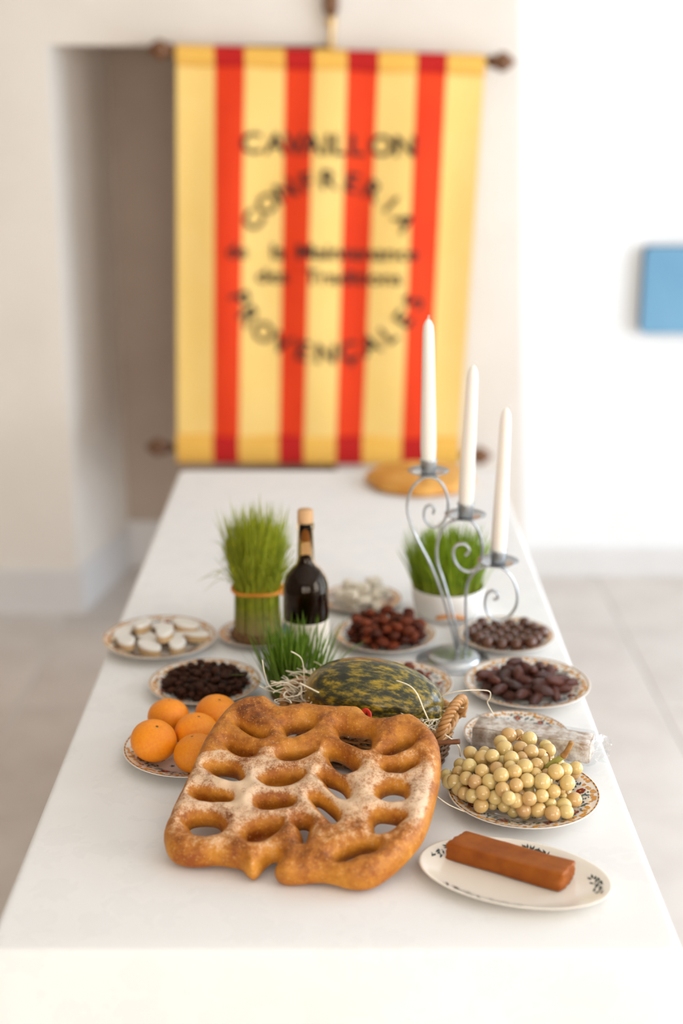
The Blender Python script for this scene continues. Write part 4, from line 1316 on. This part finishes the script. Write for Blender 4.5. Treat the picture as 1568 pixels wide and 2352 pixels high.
mk('wine', *lathe([(0, 0.0098), (0.0358, 0.0108), (0.0363, 0.134), (0.0352, 0.1465), (0.0309, 0.1602), (0.0229, 0.171), (0.0147, 0.179), (0.0105, 0.1875), (0.0095, 0.194), (0, 0.194)], 40), 'wine', bot)
mk('cork', *lathe([(0, 0.222), (0.0094, 0.222), (0.0094, 0.2525), (0.0128, 0.2525), (0.0132, 0.256), (0.0128, 0.272), (0.0118, 0.274), (0, 0.274)], 24), 'cork', bot)
def arc_label(a0, a1, z0, z1, r):
    V, F = [], []; n = 20
    for i in range(n + 1):
        a = a0 + (a1 - a0) * i / n
        V += [(r * math.cos(a), r * math.sin(a), z0), (r * math.cos(a), r * math.sin(a), z1)]
    for i in range(n): F.append((2 * i, 2 * i + 2, 2 * i + 3, 2 * i + 1))
    return V, F
lb = mk('paper_label', *arc_label(-PI * 1.02, -PI * 0.02, 0.014, 0.089, 0.0382), 'paper', bot)
mk('blue_mark', *arc_label(-PI * 0.95, -PI * 0.74, 0.064, 0.083, 0.0384), 'blue_paper', lb)

# ================================================================ candle holder and candles
HX, HY = P(1040, 1518, TZ).x, P(1040, 1518, TZ).y
ch = empty('candle_holder', (HX, HY, TZ), 'grey iron candle holder with three scrolled arms on a round foot', 'candle holder')
ch['_w'] = (0, 0, 0)
mk('foot', *lathe([(0, 0.0006), (0.061, 0.0006), (0.0615, 0.002), (0.056, 0.0035), (0.047, 0.004), (0.0455, 0.010), (0.042, 0.0135), (0.03, 0.0145), (0, 0.015)], 48), 'steel', ch)
def HP(x, y, dy=0.0):
    p = PY(x, y, HY + dy); return Vector((p.x - HX, dy, p.z - TZ))
arms = [
    [(1050, 1502), (1036, 1440), (1018, 1375), (990, 1300), (962, 1245), (944, 1205), (935, 1165), (944, 1125), (966, 1101), (985, 1095), (1006, 1102), (1022, 1124), (1029, 1158), (1022, 1192), (1004, 1210), (985, 1206), (974, 1188), (976, 1168), (988, 1160), (997, 1168), (994, 1180)],
    [(1054, 1502), (1046, 1440), (1033, 1385), (1017, 1330), (1004, 1288), (1005, 1245), (1020, 1210), (1044, 1195), (1066, 1192), (1088, 1202), (1102, 1228), (1108, 1262), (1101, 1294), (1082, 1312), (1060, 1308), (1044, 1288), (1041, 1264), (1053, 1250), (1070, 1252), (1077, 1266), (1068, 1276)],
    [(1068, 1500), (1072, 1460), (1070, 1415), (1070, 1365), (1078, 1330), (1098, 1308), (1126, 1299), (1152, 1304), (1174, 1324), (1187, 1358), (1185, 1392), (1166, 1418), (1142, 1424), (1122, 1412), (1114, 1388), (1117, 1366), (1130, 1357), (1142, 1363), (1142, 1374), (1132, 1377)]]
depth = [0.012, 0.0, -0.012]
for pts, dy in zip(arms, depth):
    q = catmull([HP(x, y, dy * min(1, i / 6)) for i, (x, y) in enumerate(pts)], 6)
    V, F = tube(q, 0.0033, 8)
    # flatten into a strip: wide across the depth, thin in the scroll plane
    V = [Vector((v.x, q[i // 8].y + (v.y - q[i // 8].y) * 1.55, v.z)) for i, v in enumerate(V)]
    V = [Vector((q[i // 8].x + (v.x - q[i // 8].x) * .72, v.y, q[i // 8].z + (v.z - q[i // 8].z) * .72)) for i, v in enumerate(V)]
    mk('scroll_arm', V, F, 'steel', ch)
cnd = [((983, 1090), (985, 1062), (983, 726), 0, 'tallest-standing ivory taper candle on the highest arm of the holder'),
       ((1068, 1190), (1068, 1156), (1086, 832), 1, 'ivory taper candle on the middle arm of the holder'),
       ((1143, 1297), (1147, 1266), (1162, 930), 2, 'ivory taper candle on the lowest arm of the holder')]
for (pan, cb_, ct, k, label) in cnd:
    p = HP(pan[0], pan[1], depth[k])
    mk('drip_pan', *lathe([(0, 0), (0.010, -0.001), (0.024, 0.002), (0.0335, 0.0065), (0.034, 0.0075), (0.024, 0.0035), (0, 0.002)], 32, p), 'steel', ch)
    mk('candle_cup', *lathe([(0, 0.002), (0.0118, 0.002), (0.0122, 0.010), (0.0138, 0.024), (0.0142, 0.0265), (0.0130, 0.0265), (0.0122, 0.018), (0.0, 0.016)], 24, p), 'steel', ch)
    b = Vector((HX, HY, TZ)) + p + Vector((0, 0, 0.0165))
    t = Vector((HX, HY, TZ)) + HP(ct[0], ct[1] + 6, depth[k])
    ax_ = t - b; L = ax_.length
    prof = [(0, 0), (0.0112, 0), (0.0118, 0.012), (0.0128, 0.03), (0.0122, L * .3), (0.0105, L * .62), (0.0090, L * .9), (0.0078, L * .955), (0.0045, L * .985), (0.0012, L), (0, L)]
    o = mk('taper_candle', *lathe(prof, 24), 'candle')
    o.location = b; o.rotation_euler = Vector((0, 0, 1)).rotation_difference(ax_).to_euler()
    tag(o, label, 'candle', 'taper candles')
    sgn = 0.2 if k == 0 else 1.0
    wk = mk('wick', *tube(catmull([(0, 0, L - .004), (0.0005, 0, L + .003), (0.004 * sgn, 0, L + .005), (0.008 * sgn, 0, L + .003)], 4), 0.0008, 5), 'wick'); wk.parent = o

# ================================================================ wrapped nougat bar
zbN = TZ + 0.0190 * 0.785 + 0.0012
nl, nr = P(1082, 1716, zbN), P(1352, 1757, zbN)
ax_ = (nr - nl); LN = ax_.length; ax_.normalize()
DN, HN = 0.042, 0.031
ctr = nl + ax_ * LN / 2 + Vector((-ax_.y, ax_.x, 0)) * DN / 2
nb_o = empty('nougat_bar', (ctr.x, ctr.y, zbN), 'long almond nougat bar wrapped in clear crinkled film, lying across a plate', 'nougat')
nb_o.rotation_euler = (0, 0, math.atan2(ax_.y, ax_.x)); nb_o['_w'] = (0, 0, 0)
bm = bmesh.new(); bmesh.ops.create_cube(bm, size=1); bmesh.ops.scale(bm, vec=(LN, DN, HN), verts=bm.verts)
bmesh.ops.bevel(bm, geom=bm.edges[:], offset=0.002, segments=2, affect='EDGES'); bmesh.ops.subdivide_edges(bm, edges=bm.edges[:], cuts=8, use_grid_fill=True)
from mathutils import noise as mn
for v in bm.verts:
    c = v.co.copy(); v.co += Vector((0, 0, 1 if c.z > 0 else 0)) * mn.noise(c * 90) * 0.0022 + Vector((0, 1 if c.y > 0 else -1, 0)) * mn.noise(c * 80) * 0.0012
    v.co.z += HN / 2
bm.verts.index_update()
mk('nougat_block', [v.co[:] for v in bm.verts], [tuple(v.index for v in f.verts) for f in bm.faces], 'nougat_bar', nb_o)
bm.free()
def film():
    V, F = [], []; g = random.Random(6)
    xs = [-LN / 2 - 0.004, -LN / 2, -LN / 4, 0, LN / 4, LN / 2, LN / 2 + 0.006, LN / 2 + 0.014, LN / 2 + 0.024]
    sec = [(-1, 0), (-1, .5), (-1, 1), (-.5, 1.02), (0, 1.0), (.5, 1.02), (1, 1), (1, .5), (1, 0), (0, -.0)]
    for i, x in enumerate(xs):
        k = 1.0 if i < 6 else (0.85, 0.62, 0.75)[i - 6]
        hk = 1.0 if i < 6 else (0.85, 0.55, 0.62)[i - 6]
        for y, z in sec:
            j = g.uniform(-.0012, .0012) if 0 < i < 6 else g.uniform(-.004, .004)
            V.append((x + (j if i > 5 else 0), y * (DN / 2 + .0022) * k + j, HN / 2 + (z - .5) * (HN + .0040) * hk + (j if z > 0 else 0)))
    n = len(sec)
    for i in range(len(xs) - 1):
        for k in range(n): F.append((i * n + k, i * n + (k + 1) % n, (i + 1) * n + (k + 1) % n, (i + 1) * n + k))
    return V, F
mk('clear_wrapper', *film(), 'film', nb_o, smooth=False)

# ================================================================ grapes
gb = empty('grape_bunch', (PL['grape'][0], PL['grape'][1], ZW['grape']), 'bunch of amber white grapes heaped on a floral plate', 'grapes')
gb['_w'] = tuple(gb.location)
GL = [(627, 333, 66), (712, 328, 48), (803, 365, 65), (560, 392, 58), (593, 450, 70), (730, 447, 62), (820, 472, 60), (905, 500, 52), (945, 430, 55), (973, 458, 56), (300, 485, 58), (420, 475, 48), (400, 530, 68), (487, 510, 58), (650, 535, 65), (575, 560, 55), (765, 600, 65), (865, 585, 57), (950, 560, 50), (290, 595, 63), (213, 585, 55), (398, 637, 58), (525, 620, 60), (563, 675, 65), (675, 645, 61), (785, 720, 62), (1030, 645, 66), (1108, 628, 60), (950, 670, 50), (915, 730, 71), (1130, 740, 65), (265, 700, 58), (338, 730, 61), (463, 730, 64), (92, 718, 55), (160, 730, 62), (690, 760, 60), (575, 795, 62), (800, 810, 55), (1010, 810, 60), (1085, 805, 30), (200, 865, 60), (320, 850, 63), (405, 825, 60), (510, 865, 60), (112, 835, 60), (245, 830, 55), (628, 870, 58), (685, 890, 64), (803, 875, 60), (910, 850, 56), (1097, 857, 30), (1190, 885, 63), (390, 935, 61), (755, 970, 64), (880, 970, 64), (1095, 940, 67), (1003, 1020, 64), (1120, 1020, 58), (665, 985, 55), (585, 940, 50), (490, 930, 42), (765, 1035, 48), (840, 1020, 50), (985, 915, 50), (270, 900, 48), (195, 645, 50), (640, 600, 50), (740, 520, 48), (860, 660, 50), (720, 840, 52), (450, 690, 50), (560, 720, 50)]
EC = Vector((PL['grape'][0] - 0.002, PL['grape'][1] + 0.005, ZW['grape'] + 0.022)); EA = (0.094, 0.068, 0.044)
placed = []
cam_o = Vector((0, 0, CAMZ))
for x, y, r in GL:
    px, py = 1000 + x * 0.26786, 1600 + y * 0.26786
    d = ray(px, py).normalized()
    o_ = Vector([(cam_o[i] - EC[i]) / EA[i] for i in range(3)]); dd = Vector([d[i] / EA[i] for i in range(3)])
    A, B, C = dd.dot(dd), 2 * o_.dot(dd), o_.dot(o_) - 1
    disc = B * B - 4 * A * C
    t = (-B - math.sqrt(disc)) / (2 * A) if disc > 0 else -B / (2 * A)
    small = r < 56
    if small: t += 0.010                             # those tucked behind their neighbours
    rad = r * 0.26786 * 1.05 * (t * 0.985) / FPX
    p = cam_o + d * t
    if p.z < ZW['grape'] + rad + 0.001:              # resting on the plate
        p = P(px, py, ZW['grape'] + rad + 0.001); t = (p - cam_o).length
    placed.append([d, t, rad])
for it in range(60):                                 # ease overlaps apart along the line of sight
    for i in range(len(placed)):
        for j in range(i):
            a, b = placed[i], placed[j]
            pa_, pb_ = cam_o + a[0] * a[1], cam_o + b[0] * b[1]
            gap = (pa_ - pb_).length - (a[2] + b[2]) * 0.93
            if gap < 0:
                s = 0.3 * (-gap)
                if a[1] < b[1]: a[1] -= s * .5; b[1] += s * .5
                else: a[1] += s * .5; b[1] -= s * .5
gv, gf = ball(20, 14)
gme = mesh_only('grape', gv, gf, 'grape')
gl_ = gb.location
def put_grape(p, r, g):
    q = p - gl_; q.z = max(q.z, r + 0.001 + max(0, (math.hypot(q.x, q.y) - 0.055)) * 0.30)
    inst('grape', gme, q, (g.random() * 6, g.random() * 6, g.random() * 6), (r, r, r * g.uniform(1.0, 1.06)), gb)
g = random.Random(17)
cent = []
for d, t, rad in placed:
    cent.append((cam_o + d * t, rad))
    put_grape(cam_o + d * t, rad, g)
# the rest of the bunch: its core and its far side
n_extra = 0
for _ in range(900):
    if n_extra >= 44: break
    a, b_ = g.random() * 2 * PI, g.uniform(-0.2, 0.9); q = g.uniform(0.45, 0.95)
    c = math.sqrt(1 - b_ * b_)
    p = EC + Vector((EA[0] * c * math.cos(a) * q, EA[1] * c * math.sin(a) * q, EA[2] * b_ * q))
    if q > 0.75 and p.y < EC.y + 0.01: continue
    p.y += 0.004; p.z -= 0.004
    if all((p - c_).length > (r_ + 0.0095) * 0.9 for c_, r_ in cent):
        cent.append((p, 0.0095)); put_grape(p, 0.0095, g); n_extra += 1
print('extra grapes', n_extra)
sp_ = [PY(x, y, Y) for x, y, Y in ((1232, 1800, 1.735), (1243, 1777, 1.728), (1254, 1761, 1.722), (1275, 1748, 1.716), (1292, 1738, 1.712))]
mk('green_stem', *tube(catmull(sp_, 5), [0.0028 + 0.0013 * i / 20 for i in range(21)], 8), 'stem', gb)
sp2 = [PY(x, y, Y) for x, y, Y in ((1292, 1738, 1.712), (1300, 1728, 1.710), (1307, 1716, 1.709), (1312, 1704, 1.708))]
mk('stem_end', *tube(catmull(sp2, 4), [0.0041, 0.0050, 0.0044, 0.0038, 0.0037, 0.0037, 0.0036, 0.0036, 0.0036, 0.0035, 0.0034, 0.0034, 0.0033], 8), 'dry_stem', gb)
tw = [[(1280, 1748, 1.716), (1283, 1765, 1.712), (1286, 1785, 1.705), (1292, 1805, 1.697), (1302, 1820, 1.690)], [(1286, 1785, 1.705), (1279, 1797, 1.703)], [(1286, 1780, 1.705), (1291, 1792, 1.700)],
      [(1262, 1748, 1.72), (1262, 1735, 1.73), (1255, 1728, 1.74)], [(1245, 1775, 1.73), (1230, 1770, 1.735), (1222, 1764, 1.74)], [(1185, 1700, 1.765), (1193, 1692, 1.77), (1200, 1690, 1.77)], [(1193, 1692, 1.77), (1197, 1700, 1.765)]]
for t in tw:
    mk('twig', *tube(catmull([PY(*q) for q in t], 4), 0.0011, 6), 'dry_stem', gb)

# ================================================================ round loaf at the far end of the table
lx, ly = P(966, 1108, TZ + 0.015).x, 3.305
def round_loaf():
    prof = [(0, 0.0005), (0.118, 0.0005), (0.128, 0.006), (0.130, 0.014), (0.124, 0.022), (0.105, 0.028), (0.07, 0.031), (0.03, 0.031), (0, 0.031)]
    V, F = lathe(prof, 64)
    out = []
    for x, y, z in V:
        r, a = math.hypot(x, y), math.atan2(y, x)
        if z > 0.02 and 0.02 < r < 0.12:                 # radial slashes pressed into the top
            z -= 0.006 * max(0, math.cos(8 * a)) ** 6
        k = 1 + 0.02 * math.cos(8 * a + 0.4)
        out.append((x * k, y * k, z))
    return out, F
rl = mk('round_loaf', *round_loaf(), 'loaf'); rl.location = (lx, ly, TZ + 0.0006)
tag(rl, 'flat round golden loaf at the banner end of the table', 'bread')

for o in bpy.data.objects:
    if '_w' in o: del o['_w']
